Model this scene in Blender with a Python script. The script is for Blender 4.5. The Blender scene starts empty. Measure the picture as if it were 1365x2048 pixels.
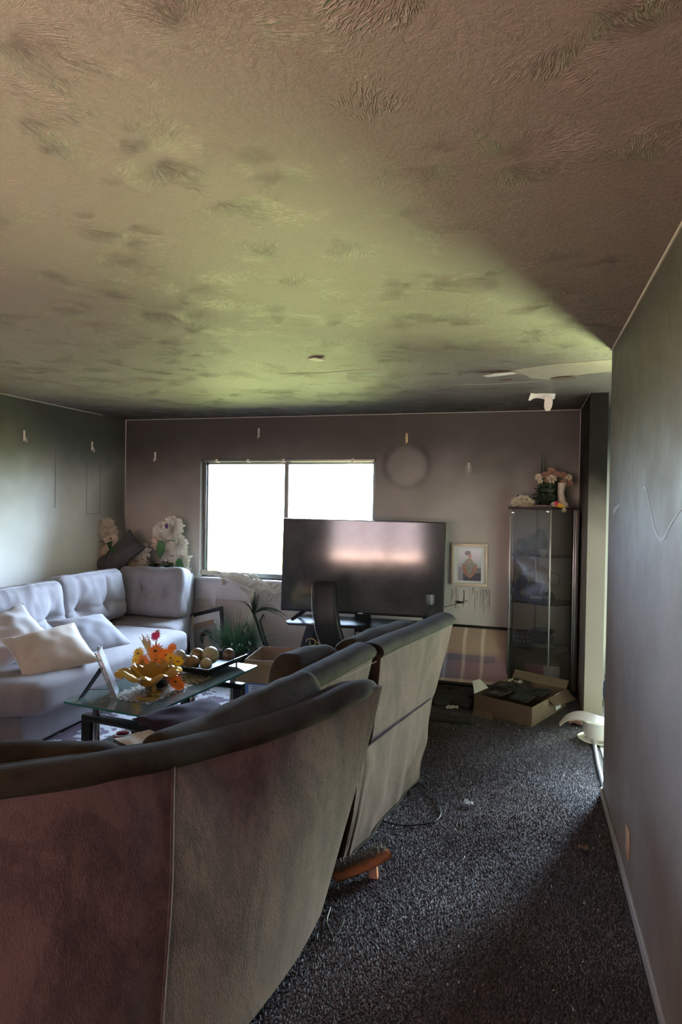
import bpy, bmesh, math, random
import numpy as np
from math import sin, cos, pi, radians as rd, sqrt, atan2
from mathutils import Vector as V, Matrix, Euler, noise as mn

C = bpy.data.collections.new('room'); bpy.context.scene.collection.children.link(C)
sc = bpy.context.scene
rng = random.Random(7)

# ------------------------------------------------------------------ camera
CAMH = 1.587
yaw, pitch, roll = rd(16.0), rd(-.8136), rd(.9086)
f_ = V((-sin(yaw)*cos(pitch), cos(yaw)*cos(pitch), sin(pitch)))
r0 = V((cos(yaw), sin(yaw), 0)); u0 = r0.cross(f_)
r_ = r0*cos(roll)+u0*sin(roll); u_ = -r0*sin(roll)+u0*cos(roll)
cd = bpy.data.cameras.new('camera'); cam = bpy.data.objects.new('camera', cd); C.objects.link(cam)
cd.sensor_fit = 'VERTICAL'; cd.sensor_height = 36; cd.lens = 1289/2048*36
cd.clip_start = .02; cd.clip_end = 200
cam.matrix_world = Matrix(((r_.x, u_.x, -f_.x, 0), (r_.y, u_.y, -f_.y, 0), (r_.z, u_.z, -f_.z, CAMH), (0, 0, 0, 1)))
sc.camera = cam

# ------------------------------------------------------------------ light
vs = sc.view_settings
vs.view_transform = 'Standard'; vs.look = 'None'; vs.gamma = 1; vs.use_curve_mapping = False
vs.exposure = 0.0
W = bpy.data.worlds.new('world'); sc.world = W; W.use_nodes = True
nt = W.node_tree; nt.nodes.clear()
SKY = (0.54, 0.70, 1.0); GRASS = (0.60, 0.68, 0.26)
SKY_S, GRASS_S = 84.0, 18.0
o_ = nt.nodes.new('ShaderNodeOutputWorld'); bg = nt.nodes.new('ShaderNodeBackground')
tc = nt.nodes.new('ShaderNodeTexCoord'); sx = nt.nodes.new('ShaderNodeSeparateXYZ')
rp = nt.nodes.new('ShaderNodeValToRGB')
mp = nt.nodes.new('ShaderNodeMapRange'); mp.inputs[1].default_value = -.06; mp.inputs[2].default_value = .12
rp.color_ramp.elements[0].color = (*[c*GRASS_S for c in GRASS], 1)
rp.color_ramp.elements[1].color = (*[c*SKY_S for c in SKY], 1)
nt.links.new(tc.outputs['Generated'], sx.inputs[0]); nt.links.new(sx.outputs['Z'], mp.inputs[0])
nt.links.new(mp.outputs[0], rp.inputs[0]); nt.links.new(rp.outputs[0], bg.inputs[0])
nt.links.new(bg.outputs[0], o_.inputs[0])

def area(name, loc, rot, sx_, sy_, energy, col, portal=False):
    l = bpy.data.lights.new(name, 'AREA'); l.shape = 'RECTANGLE'; l.size = sx_; l.size_y = sy_
    l.energy = energy; l.color = col
    o = bpy.data.objects.new(name, l); o.location = loc; o.rotation_euler = rot; C.objects.link(o)
    if portal: l.cycles.is_portal = True
    return o
BY = 6.024   # back wall plane
LX = -4.148  # left wall plane
RX = .435    # right wall plane
H = 2.44
RY = -2.1    # rear wall plane (behind the camera)
KX = 3.2     # far side of the next room
area('window_portal', (-2.32, BY+.14, 1.41), (rd(-90), 0, 0), 1.84, 1.2, 1, (1, 1, 1), True)
area('patio_door_portal', (1.60, BY+.14, 1.05), (rd(-90), 0, 0), .86, 2.0, 1, (1, 1, 1), True)
# sky portal at the window behind the camera
area('rear_window_portal', (-1.50, RY-.13, 1.5), (rd(90), 0, 0), 1.94, 1.16, 1, (1, 1, 1), True)
# unseen lamp added outside the rear window for warm upward terrace bounce
area('terrace_bounce_fill', (-1.50, RY-.62, .70), (rd(128), 0, 0), 2.3, .7, 1100, (1.0, .60, .47))
# unseen lamp added outside the next room's patio door to boost its daylight
area('patio_door_fill', (1.60, BY+.42, 1.5), (rd(-48), 0, 0), .8, 1.2, 400, (.60, .77, 1.0)).data.spread = rd(120)
# unseen lamp added outside the patio door for the lawn's green bounce
area('lawn_bounce_fill', (1.60, BY+.55, .35), (rd(-93), 0, 0), .85, .9, 740, (.80, .92, .42))

# ------------------------------------------------------------------ mesh helpers
def link(name, me, mat, parent=None, loc=None):
    if parent is not None:
        off = V(parent.get('_o', (0, 0, 0)))
    else:
        off = V(loc) if loc is not None else V((0, 0, 0))
    me.transform(Matrix.Translation(-off))
    o = bpy.data.objects.new(name, me); C.objects.link(o)
    if mat: 
        if isinstance(mat, (list, tuple)):
            for m in mat: me.materials.append(m)
        else: me.materials.append(mat)
    if parent is not None: o.parent = parent
    else: o.location = off
    o['_o'] = tuple(off)
    return o
def obj(name, bm, mat, parent=None, loc=None, smooth=True, sharp=40):
    bmesh.ops.recalc_face_normals(bm, faces=bm.faces)
    for f in bm.faces: f.smooth = smooth
    if smooth and sharp:
        a = rd(sharp)
        for e in bm.edges:
            if len(e.link_faces) == 2 and e.calc_face_angle(0) > a: e.smooth = False
    me = bpy.data.meshes.new(name); bm.to_mesh(me); bm.free()
    return link(name, me, mat, parent, loc)
def empty(name, loc=(0, 0, 0)):
    o = bpy.data.objects.new(name, None); C.objects.link(o); o.location = loc; o.empty_display_size = .1
    o['_o'] = tuple(loc); return o
def tag(o, label=None, cat=None, group=None, kind=None):
    if label: o['label'] = label
    if cat: o['category'] = cat
    if group: o['group'] = group
    if kind: o['kind'] = kind
    return o
def B(): return bmesh.new()
def box(bm, x0, x1, y0, y1, z0, z1, bev=0, seg=2, M=None):
    t = bmesh.new(); bmesh.ops.create_cube(t, size=1)
    t.transform(Matrix.Translation(((x0+x1)/2, (y0+y1)/2, (z0+z1)/2)) @ Matrix.Diagonal((abs(x1-x0), abs(y1-y0), abs(z1-z0), 1)))
    if bev: bmesh.ops.bevel(t, geom=t.edges[:], offset=bev, segments=seg, affect='EDGES', profile=.5)
    if M: t.transform(M)
    me = bpy.data.meshes.new('t'); t.to_mesh(me); t.free(); bm.from_mesh(me); bpy.data.meshes.remove(me)
    return bm
def bx(*a, **k): return box(B(), *a, **k)
def loft(bm, rings, cap=True, closed=True):
    rs = [[bm.verts.new(p) for p in r] for r in rings]; n = len(rs[0])
    for a, b in zip(rs, rs[1:]):
        for i in range(n if closed else n-1):
            j = (i+1) % n
            try: bm.faces.new((a[i], a[j], b[j], b[i]))
            except ValueError: pass
    if cap and closed:
        for r in (rs[0], rs[-1]):
            try: bm.faces.new(r)
            except ValueError: pass
    return bm
def catmull(pts, n):
    pts = [V(p) for p in pts]; P = [2*pts[0]-pts[1]]+pts+[2*pts[-1]-pts[-2]]; out = []
    for i in range(1, len(P)-2):
        for k in range(n):
            t = k/n; a, b, c, d = P[i-1:i+3]
            out.append(.5*((2*b)+(c-a)*t+(2*a-5*b+4*c-d)*t*t+(3*b-a-3*c+d)*t**3))
    out.append(pts[-1]); return out
def tube(bm, pts, r, n=8, cap=True):
    pts = [V(p) for p in pts]; rings = []; R = r if callable(r) else (lambda t: r)
    up = V((0, 0, 1)); prev = None
    for i, p in enumerate(pts):
        d = (pts[min(i+1, len(pts)-1)]-pts[max(i-1, 0)])
        if d.length < 1e-9: d = V((0, 0, 1))
        d.normalize()
        if prev is None:
            a = d.cross(up)
            if a.length < .1: a = d.cross(V((1, 0, 0)))
        else: a = prev - d*prev.dot(d)
        a.normalize(); prev = a; b = d.cross(a); q = R(i/max(1, len(pts)-1))
        rings.append([p+a*cos(2*pi*k/n)*q+b*sin(2*pi*k/n)*q for k in range(n)])
    return loft(bm, rings, cap)
def lathe(bm, prof, n=24, c=(0, 0, 0), fn=None, M=None):
    rings = []
    for r, z in prof:
        ring = []
        for k in range(n):
            a = 2*pi*k/n; p = V((r*cos(a), r*sin(a), z))
            if fn: p = fn(p, a, r, z)
            if M: p = M @ p
            ring.append(p+V(c))
        rings.append(ring)
    return loft(bm, rings, True)
def cubegrid(n):
    bm = bmesh.new(); bmesh.ops.create_cube(bm, size=2)
    bmesh.ops.subdivide_edges(bm, edges=bm.edges[:], cuts=n, use_grid_fill=True)
    return bm
def softbox(size, r=.06, n=14, fn=None, M=None, puff=.0):
    """rounded soft block centred on 0; fn(p,(u,v,w)) -> p"""
    bm = cubegrid(n); h = V(size)/2
    for v in bm.verts:
        q = v.co.copy(); U = q.copy()
        p = V((q.x*h.x, q.y*h.y, q.z*h.z))
        rr = min(r, h.x*.98, h.y*.98, h.z*.98); inn = V([max(-(h[i]-rr), min(h[i]-rr, p[i])) for i in range(3)])
        d = p-inn
        if d.length > 1e-9: p = inn+d.normalized()*min(rr, max(abs(d.x), abs(d.y), abs(d.z)))
        if puff:
            for i in range(3):
                a, b = [k for k in range(3) if k != i]
                p[i] += puff*U[i]*(1-U[a]**2)*(1-U[b]**2)
        if fn: p = fn(p, U)
        v.co = (M @ p) if M else p
    return bm
def sphere(bm, c, r, n=12, sc_=(1, 1, 1), M=None, fn=None):
    t = bmesh.new(); bmesh.ops.create_uvsphere(t, u_segments=n*2, v_segments=n, radius=1)
    for v in t.verts:
        p = V((v.co.x*sc_[0]*r, v.co.y*sc_[1]*r, v.co.z*sc_[2]*r))
        if fn: p = fn(p)
        v.co = (M @ p if M else p)+V(c)
    me = bpy.data.meshes.new('t'); t.to_mesh(me); t.free(); bm.from_mesh(me); bpy.data.meshes.remove(me); return bm
def nz(p, s=1., o=0.): return mn.noise(V(p)*s+V((o, o*1.7, o*.3)))

# ------------------------------------------------------------------ materials
MATS = {}
class N:
    def __init__(s, name):
        s.m = bpy.data.materials.new(name); s.m.use_nodes = True; s.t = s.m.node_tree
        s.b = s.t.nodes['Principled BSDF']; s.o = s.t.nodes['Material Output']
        MATS[name] = s.m
    def n(s, ty, **k):
        x = s.t.nodes.new('ShaderNode'+ty)
        for a, b in k.items(): setattr(x, a, b)
        return x
    def l(s, a, b): s.t.links.new(a, b)
    def set(s, **k):
        for a, b in k.items():
            i = s.b.inputs[a.replace('_', ' ')]
            if hasattr(b, 'is_output') or isinstance(b, bpy.types.NodeSocket): s.l(b, i)
            else: i.default_value = (*b, 1) if isinstance(b, tuple) and len(b) == 3 else b
    def pos(s): return s.n('NewGeometry').outputs['Position']
    def noise(s, scale, vec=None, detail=4, rough=.6, dist=0, out='Fac'):
        x = s.n('TexNoise'); x.inputs['Scale'].default_value = scale; x.inputs['Detail'].default_value = detail
        x.inputs['Roughness'].default_value = rough; x.inputs['Distortion'].default_value = dist
        s.l(vec if vec is not None else s.pos(), x.inputs['Vector']); return x.outputs[out]
    def scale(s, vec, v):
        x = s.n('VectorMath', operation='MULTIPLY'); s.l(vec, x.inputs[0]); x.inputs[1].default_value = v; return x.outputs[0]
    def math(s, op, a, b=None, c=None, clamp=False):
        x = s.n('Math', operation=op); x.use_clamp = clamp
        for i, q in enumerate((a, b, c)):
            if q is None: continue
            if isinstance(q, bpy.types.NodeSocket): s.l(q, x.inputs[i])
            else: x.inputs[i].default_value = q
        return x.outputs[0]
    def sstep(s, v, a, b, lo=0., hi=1.):
        x = s.n('MapRange', interpolation_type='SMOOTHSTEP'); s.l(v, x.inputs[0])
        x.inputs[1].default_value = a; x.inputs[2].default_value = b; x.inputs[3].default_value = lo; x.inputs[4].default_value = hi
        return x.outputs[0]
    def mix(s, f, a, b, mode='MIX'):
        x = s.n('Mix', data_type='RGBA', blend_type=mode)
        for i, q in ((0, f), (6, a), (7, b)):
            if isinstance(q, bpy.types.NodeSocket): s.l(q, x.inputs[i])
            else: x.inputs[i].default_value = (*q, 1) if isinstance(q, tuple) else q
        return x.outputs[2]
    def bump(s, h, dist, strength=1.):
        x = s.n('Bump'); x.inputs['Strength'].default_value = strength; x.inputs['Distance'].default_value = dist
        s.l(h, x.inputs['Height']); s.l(x.outputs[0], s.b.inputs['Normal']); return x
    def sep(s, v):
        x = s.n('SeparateXYZ'); s.l(v, x.inputs[0]); return x.outputs
def simple(name, col, rough=.6, metal=0, var=.12, vs_=8, bump=0, bs=60, **k):
    m = N(name)
    c2 = tuple(c*(1-var*2) for c in col)
    m.set(Base_Color=m.mix(m.noise(vs_), tuple(c*(1+var*.6) for c in col), c2), Roughness=rough, Metallic=metal, **k)
    if bump: m.bump(m.noise(bs, detail=5), bump)
    return m.m
def glass(name, col=(1, 1, 1), rough=.0, ior=1.45, alpha_mix=.0):
    """thin architectural glass: transparent + fresnel gloss"""
    m = N(name); t = m.t; tr = m.n('BsdfTransparent'); tr.inputs[0].default_value = (*col, 1)
    gl = m.n('BsdfGlossy'); gl.inputs['Roughness'].default_value = rough
    fr = m.n('Fresnel'); fr.inputs[0].default_value = ior; mx = m.n('MixShader')
    m.l(m.math('ADD', fr.outputs[0], alpha_mix, clamp=True), mx.inputs[0]); m.l(tr.outputs[0], mx.inputs[1]); m.l(gl.outputs[0], mx.inputs[2])
    m.l(mx.outputs[0], m.o.inputs[0]); return m.m

def soot_wall(name, base, z0, z1, soot=(.045, .04, .034), extra=None, power=1.):
    m = N(name); P = m.pos(); x, y, z = m.sep(P)
    n1 = m.noise(1.3, P, 3); n2 = m.noise(5, P, 4)
    zz = m.math('ADD', z, m.math('MULTIPLY', m.math('SUBTRACT', n1, .5), .5))
    s = m.math('POWER', m.sstep(zz, z0, z1), power)
    if extra: s = extra(m, P, x, y, z, s, n1)
    col = m.mix(s, base, soot)
    col = m.mix(m.math('MULTIPLY', n2, .25), col, m.mix(.5, col, (.1, .09, .08)))
    m.set(Base_Color=col, Roughness=m.sstep(n2, .3, .7, .42, .6)); m.b.inputs['Specular IOR Level'].default_value = .35
    m.bump(m.noise(160, P, 3), .0012, .6)
    return m.m
def back_extra(m, P, x, y, z, s, n1):
    # clean ring where a round plaque hung; cleaner strip under the window; darker near corners
    dx = m.math('SUBTRACT', x, -1.09); dz = m.math('SUBTRACT', z, 1.95)
    d = m.math('SQRT', m.math('ADD', m.math('MULTIPLY', dx, dx), m.math('MULTIPLY', dz, dz)))
    ring = m.math('MULTIPLY', m.sstep(d, .17, .21), m.sstep(d, .21, .27, 1, 0))
    s = m.math('ADD', s, m.math('MULTIPLY', m.math('MULTIPLY', ring, n1), .14), clamp=True)
    inside = m.sstep(d, .12, .22, 1, 0)
    s = m.math('SUBTRACT', s, m.math('MULTIPLY', inside, .1), clamp=True)
    return s
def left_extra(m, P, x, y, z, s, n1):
    c = m.math('MULTIPLY', m.sstep(y, 5.0, 5.95), m.sstep(z, .9, 1.5))  # dark corner stands for the back wall's shade, mixed in as soot colour
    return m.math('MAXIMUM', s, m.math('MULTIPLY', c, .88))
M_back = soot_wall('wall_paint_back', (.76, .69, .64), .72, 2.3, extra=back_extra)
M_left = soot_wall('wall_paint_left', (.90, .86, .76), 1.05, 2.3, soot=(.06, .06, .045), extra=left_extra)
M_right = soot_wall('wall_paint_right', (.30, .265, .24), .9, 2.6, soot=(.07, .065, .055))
M_stub = soot_wall('wall_paint_stub', (.33, .29, .255), 1.25, 1.85, soot=(.006, .005, .004))
M_stub.node_tree.nodes['Principled BSDF'].inputs['Specular IOR Level'].default_value = .08
M_kit = soot_wall('wall_paint_next_room', (.7, .68, .64), 1.5, 2.3, soot=(.03, .03, .03))
M_dark = simple('sooted_paint_dark', (.10, .085, .075), .6)

def ceiling_mat():
    m = N('ceiling_stomp_plaster'); P = m.pos(); x, y, z = m.sep(P)
    wv = m.n('VectorMath', operation='ADD')
    m.l(P, wv.inputs[0]); wn = m.n('VectorMath', operation='SCALE'); m.l(m.noise(2.2, P, 3, out='Color'), wn.inputs[0]); wn.inputs['Scale'].default_value = .14
    m.l(wn.outputs[0], wv.inputs[1])
    vo = m.n('TexVoronoi', feature='F1'); vo.inputs['Scale'].default_value = 3.1; vo.voronoi_dimensions = '2D'
    m.l(wv.outputs[0], vo.inputs['Vector'])
    sub = m.n('VectorMath', operation='SUBTRACT'); m.l(wv.outputs[0], sub.inputs[0]); m.l(vo.outputs['Position'], sub.inputs[1])
    sx_, sy_, sz_ = m.sep(sub.outputs[0])
    ang = m.math('ARCTAN2', sy_, sx_); rad = vo.outputs['Distance']
    cr = m.sep(vo.outputs['Color'])[0]
    cmb = m.n('CombineXYZ'); m.l(m.math('MULTIPLY', m.math('COSINE', ang), 15.), cmb.inputs[0])
    m.l(m.math('MULTIPLY', m.math('SINE', ang), 15.), cmb.inputs[1])
    m.l(m.math('ADD', m.math('MULTIPLY', rad, 5.0), m.math('MULTIPLY', cr, 40)), cmb.inputs[2])
    st = m.noise(1.5, cmb.outputs[0], 2, .5, .2)
    ridge = m.math('POWER', m.math('SUBTRACT', 1., m.math('MULTIPLY', m.math('ABSOLUTE', m.math('SUBTRACT', st, .5)), 6.), clamp=True), 3.)
    patch = m.sstep(m.noise(4.6, P, 5), .46, .62)
    fade = m.math('MULTIPLY', m.sstep(rad, .05, .2), m.sstep(rad, .5, .95, 1, .25))
    fine = m.noise(75, P, 5, .65); med = m.noise(62, P, 5, .8, .7)
    h = m.math('ADD', m.math('MULTIPLY', m.math('MULTIPLY', ridge, patch), m.math('MULTIPLY', fade, 1.5)), m.math('MULTIPLY', med, 1.5))
    h = m.math('ADD', h, m.math('MULTIPLY', m.noise(14, P, 4, .7, 1.2), 1.1))
    m.bump(h, .0042, 1.)
    # smoke colour: brown film, blacker towards the far wall
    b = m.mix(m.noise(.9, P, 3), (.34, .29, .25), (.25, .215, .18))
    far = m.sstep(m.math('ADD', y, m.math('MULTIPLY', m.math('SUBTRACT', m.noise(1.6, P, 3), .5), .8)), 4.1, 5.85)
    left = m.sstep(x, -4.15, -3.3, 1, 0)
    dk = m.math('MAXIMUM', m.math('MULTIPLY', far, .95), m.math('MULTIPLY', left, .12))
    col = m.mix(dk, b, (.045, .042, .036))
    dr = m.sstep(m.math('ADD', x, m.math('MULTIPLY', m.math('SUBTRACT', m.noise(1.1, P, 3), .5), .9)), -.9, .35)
    col = m.mix(m.math('MULTIPLY', dr, .45), col, (.10, .065, .055))  # right side darkened: the near wall's shade put into the colour
    # soot caught in the relief, in rows of short dark flecks
    str_ = m.noise(46, P, 5, .8, .8)
    fl = m.math('MULTIPLY', m.sstep(str_, .545, .59), m.sstep(m.noise(3.2, m.scale(P, (1, 1.6, 1)), 4), .45, .62))
    fl = m.math('MULTIPLY', fl, m.sstep(y, 2.7, 3.7))
    col = m.mix(m.math('MULTIPLY', fl, .65), col, (.035, .03, .024))
    rg = m.math('MULTIPLY', m.math('MULTIPLY', ridge, patch), fade)
    col = m.mix(m.math('MULTIPLY', rg, .5), col, m.mix(.5, col, (.62, .50, .42)))  # stroke ridges lightened: a pinkish highlight painted into the colour
    m.set(Base_Color=col, Roughness=m.sstep(rg, 0., .6, .52, .30)); m.b.inputs['Specular IOR Level'].default_value = .35
    return m.m
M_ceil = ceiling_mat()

def velour(name, c1, c2, sheen=.4, nap=1., bs=.0018):
    m = N(name); P = m.pos()
    big = m.noise(3.0, m.scale(P, (1.6, 1.6, .8)), 4, .6, 1.0)
    fib = m.noise(1, m.scale(P, (260, 260, 95)), 3, .6)
    if 'brown' in name:
        mid = m.noise(1, m.scale(P, (52, 52, 22)), 4, .7, .5)
        big = m.math('ADD', big, m.math('MULTIPLY', m.math('SUBTRACT', mid, .5), .42))
    f = m.math('ADD', m.math('MULTIPLY', m.sstep(big, .32, .68), .75*nap), m.math('MULTIPLY', m.math('SUBTRACT', fib, .5), .75), clamp=True)
    m.set(Base_Color=m.mix(f, c1, c2), Roughness=.9)
    m.b.inputs['Sheen Weight'].default_value = sheen; m.b.inputs['Sheen Roughness'].default_value = .55; m.b.inputs['Sheen Tint'].default_value = (.95, .85, .68, 1)
    m.b.inputs['Specular IOR Level'].default_value = .06
    m.bump(fib, bs, .8); return m.m
M_brown = velour('brown_velour', (.122, .070, .061), (.042, .024, .025), .11, bs=.003)
M_brown2 = velour('brown_velour_rim', (.036, .026, .018), (.017, .012, .009), .02)
M_grey = velour('grey_microfibre', (.37, .34, .355), (.30, .275, .29), .06, bs=.0008)
M_greyd = velour('grey_pillow_cloth', (.30, .28, .31), (.24, .23, .26), .15, bs=.0006)
M_beige = velour('beige_pillow_cloth', (.70, .60, .52), (.60, .51, .44), .1, bs=.0005)
M_ruff = velour('pale_pillow_cloth', (.62, .57, .56), (.52, .48, .48), .1, bs=.0005)
M_purple = velour('plum_satin', (.055, .035, .065), (.025, .017, .03), .05, bs=.0005)
M_white = simple('white_cloth', (.78, .76, .74), .8, bump=.0008)
M_thread = simple('pale_stitching', (.20, .15, .13), .8)
M_piping = simple('piping_grey', (.52, .5, .52), .8)
M_black = simple('black_gloss', (.012, .012, .014), .38, var=.3)
M_blackm = simple('black_matte', (.02, .02, .021), .6, var=.3, bump=.0004)
M_leather = simple('black_leather', (.016, .017, .018), .42, var=.2, bump=.0006, bs=220)
M_chrome = simple('chrome', (.8, .8, .82), .12, 1.)
M_alu = simple('window_metal', (.30, .31, .30), .4, .6)
M_gold = simple('gold_paint', (.75, .6, .32), .3, .8)
M_frame = simple('pale_gold_frame', (.72, .60, .45), .4, .25)
M_silver = simple('silver_beads', (.7, .71, .74), .22, .9)
M_trim = simple('pale_corner_bead', (.50, .46, .40), .6)
M_base = simple('baseboard_paint', (.55, .54, .53), .5)
M_wire = simple('brushed_strip', (.75, .77, .8), .35, .7)
M_card = simple('cardboard', (.36, .25, .18), .85, var=.08, bump=.0004, bs=120)
M_cardl = simple('cardboard_lit_tone', (.20, .14, .09), .85, var=.2)  # low carton's lit faces, already darkened for the shade it stands in
M_cards = simple('cardboard_shade_tone', (.13, .075, .045), .85, var=.25)  # shaded copy of the same cardboard, darker for its unlit faces
M_blue = simple('blue_carton', (.14, .29, .66), .6)
M_paper = simple('paper', (.78, .74, .68), .8)
M_wpaper = simple('white_label', (.85, .86, .88), .7)
M_plaster = simple('bare_plaster', (.36, .29, .21), .8, bump=.001)
M_peel = simple('peeled_white', (.80, .70, .63), .8)
M_wood = simple('reddish_wood', (.42, .13, .045), .45, var=.3, vs_=20)
M_dwood = simple('dark_cabinet_wood', (.045, .025, .022), .4, var=.2)
M_bristle = simple('bristle', (.16, .14, .11), .8)
M_glass = glass('window_glass', (.97, 1, .98))
M_tglass = glass('table_glass', (.74, .90, .88), .03, 1.5, .05)
def dusty(m, f, col):  # mixes an even diffuse veil into a glass, standing in for reflected light
    t = m.node_tree; out = t.nodes['Material Output']; src = out.inputs[0].links[0].from_socket
    d = t.nodes.new('ShaderNodeBsdfDiffuse'); d.inputs[0].default_value = (*col, 1); x = t.nodes.new('ShaderNodeMixShader'); x.inputs[0].default_value = f
    t.links.new(src, x.inputs[1]); t.links.new(d.outputs[0], x.inputs[2]); t.links.new(x.outputs[0], out.inputs[0])
dusty(M_tglass, .16, (.55, .68, .68))  # pale aqua veil paints in the window's reflection on the table
M_edge = simple('glass_edge', (.05, .22, .20), .15)
M_cglass = glass('smoky_cabinet_glass', (.80, .80, .80), .05, 1.45, .02); dusty(M_cglass, .10, (.30, .27, .24))  # grey veil paints in reflections on the cabinet panes
M_clear = glass('clear_glassware', (.75, .77, .78), .03, 1.5, .08)
M_cer = simple('blue_ceramic', (.16, .22, .48), .25, var=.3, vs_=30)
M_dpot = simple('dark_dotted_ceramic', (.03, .035, .05), .3)
M_cream = simple('cream_ceramic', (.66, .6, .5), .4)
M_pink = simple('pink_carton', (.62, .2, .26), .6, var=.2)
M_green = simple('leaf_green', (.055, .17, .05), .45, var=.35, vs_=30)
M_grass = simple('grass_blade_green', (.11, .27, .15), .5, var=.4, vs_=14)
M_dgreen = simple('dark_leaf', (.03, .06, .03), .6, var=.3)
M_lgreen = simple('dusty_leaf', (.075, .12, .06), .7, var=.3)
M_stem = simple('dark_stem', (.03, .025, .02), .6)
M_blind = simple('blind_strips', (.92, .86, .74), .6, var=.2, vs_=6)
M_vinyl = simple('pale_vinyl_floor', (.45, .43, .40), .4, var=.15)
M_red = simple('red_plastic', (.75, .12, .12), .35)
M_debris = simple('charred_scrap', (.025, .022, .02), .8, bump=.002, bs=30)
M_straw = simple('straw', (.60, .50, .32), .7)
M_cable = simple('cable', (.012, .012, .013), .45)
def amber():
    m = N('amber_glass'); m.set(Base_Color=(.78, .48, .10), Roughness=.12)
    m.b.inputs['Transmission Weight'].default_value = .55; m.b.inputs['IOR'].default_value = 1.45; m.b.inputs['Coat Weight'].default_value = .4
    return m.m
M_amber = amber()
def petal(name, c, c2, sc_=12):
    m = N(name); m.set(Base_Color=m.mix(m.noise(sc_*4), c, c2), Roughness=.7)
    m.b.inputs['Subsurface Weight'].default_value = .0
    return m.m
M_pw = petal('white_petals', (1.0, .97, .92), (.62, .55, .46)); M_pp = petal('peach_petals', (.83, .68, .56), (.70, .56, .44))
M_py = petal('yellow_petals', (.90, .62, .05), (.80, .42, .03)); M_po = petal('orange_petals', (.85, .16, .03), (.75, .30, .03))
M_pm = petal('magenta_petals', (.72, .03, .16), (.55, .02, .12)); M_pd = petal('dusty_rose_petals', (.42, .24, .17), (.30, .15, .12))
M_pc = petal('cream_petals', (.62, .54, .42), (.48, .40, .30)); M_pv = petal('violet_cloth', (.10, .03, .14), (.05, .02, .09))
def stone(name, a, b, s=7):
    m = N(name); P = m.pos()
    m.set(Base_Color=m.mix(m.sstep(m.noise(s*2.2, P, 4, .6, 2.2), .4, .62), a, b), Roughness=.28); m.b.inputs['Coat Weight'].default_value = .05
    return m.m
M_st = [stone('ball_brown', (.34, .22, .11), (.17, .10, .05)), stone('ball_olive', (.40, .38, .25), (.30, .24, .15)),
        stone('ball_dark', (.09, .05, .04), (.20, .11, .07)), stone('ball_tan', (.42, .35, .22), (.34, .30, .2)), stone('ball_grey', (.42, .37, .33), (.30, .24, .2))]
def tvmat():
    m = N('dusty_dark_screen'); P = m.pos()
    n1 = m.noise(2.5, P, 4, .6, .6); n2 = m.noise(14, m.scale(P, (1, 1, .4)), 4)
    m.set(Base_Color=m.mix(m.sstep(n1, .35, .7), (.045, .045, .048), (.085, .08, .08)), Roughness=m.math('ADD', m.math('MULTIPLY', n2, .06), .07))
    m.b.inputs['Specular IOR Level'].default_value = .55; return m.m
M_tv = tvmat()
def vcol(name, rough=.5, coat=0):
    m = N(name); a = m.n('VertexColor', layer_name='col'); m.set(Base_Color=a.outputs[0], Roughness=rough)
    m.b.inputs['Coat Weight'].default_value = coat; m.b.inputs['Coat Roughness'].default_value = .12; return m.m
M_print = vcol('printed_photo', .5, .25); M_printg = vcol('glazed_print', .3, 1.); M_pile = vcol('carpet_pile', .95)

def grid_print(name, fn_pos, nx, ny, fn_col, mat, parent=None, loc=None):
    """flat printed sheet: one colour per small cell"""
    vs_ = []; fs = []; cols = []
    for j in range(ny):
        for i in range(nx):
            u0_, u1, v0, v1 = i/nx, (i+1)/nx, j/ny, (j+1)/ny
            k = len(vs_); vs_ += [fn_pos(u0_, v0), fn_pos(u1, v0), fn_pos(u1, v1), fn_pos(u0_, v1)]
            fs.append((k, k+1, k+2, k+3)); cols += [(*fn_col((u0_+u1)/2, (v0+v1)/2), 1)]*4
    me = bpy.data.meshes.new(name); me.from_pydata([tuple(v) for v in vs_], [], fs)
    a = me.color_attributes.new('col', 'FLOAT_COLOR', 'CORNER'); a.data.foreach_set('color', np.array(cols, dtype=np.float32).ravel())
    return link(name, me, mat, parent, loc)

# ------------------------------------------------------------------ the setting
def struct(o): o['kind'] = 'structure'; return o
TH = .16
fl = struct(obj('floor', bx(LX-TH, KX+.1, RY-TH, BY+TH, -.12, 0), simple('carpet_backing', (.075, .068, .072), .95, var=.25, vs_=40), smooth=False))
struct(obj('floor_next_room', bx(.50, KX, 1.9, BY, 0.0005, .006), M_vinyl, smooth=False))
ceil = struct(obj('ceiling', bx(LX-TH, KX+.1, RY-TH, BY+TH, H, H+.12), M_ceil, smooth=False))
def wall_with_holes(name, x0, x1, y0, y1, holes, mat):
    """wall along x with rectangular openings (hx0,hx1,z0,z1)"""
    bm = B(); xs = x0
    for hx0, hx1, z0, z1 in sorted(holes):
        box(bm, xs, hx0, y0, y1, 0, H)
        if z0 > 0: box(bm, hx0, hx1, y0, y1, 0, z0)
        box(bm, hx0, hx1, y0, y1, z1, H); xs = hx1
    box(bm, xs, x1, y0, y1, 0, H)
    return struct(obj(name, bm, mat, smooth=False))
WX0, WX1, WZ0, WZ1 = -3.25, -1.39, .80, 2.017
wall_b = wall_with_holes('wall_back', LX, .45+.13, BY, BY+TH, [(WX0, WX1, WZ0, WZ1)], M_back)
wall_with_holes('wall_back_next_room', .58, KX, BY, BY+TH, [(1.18, 2.02, 0, 2.06)], M_kit)
wall_l = struct(obj('wall_left', bx(LX-TH, LX, RY, BY+TH, 0, H), M_left, smooth=False))
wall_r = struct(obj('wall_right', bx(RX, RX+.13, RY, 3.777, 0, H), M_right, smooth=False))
struct(obj('wall_right_far', bx(.45, .578, 5.165, BY, 0, H), M_stub, smooth=False))
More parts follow.
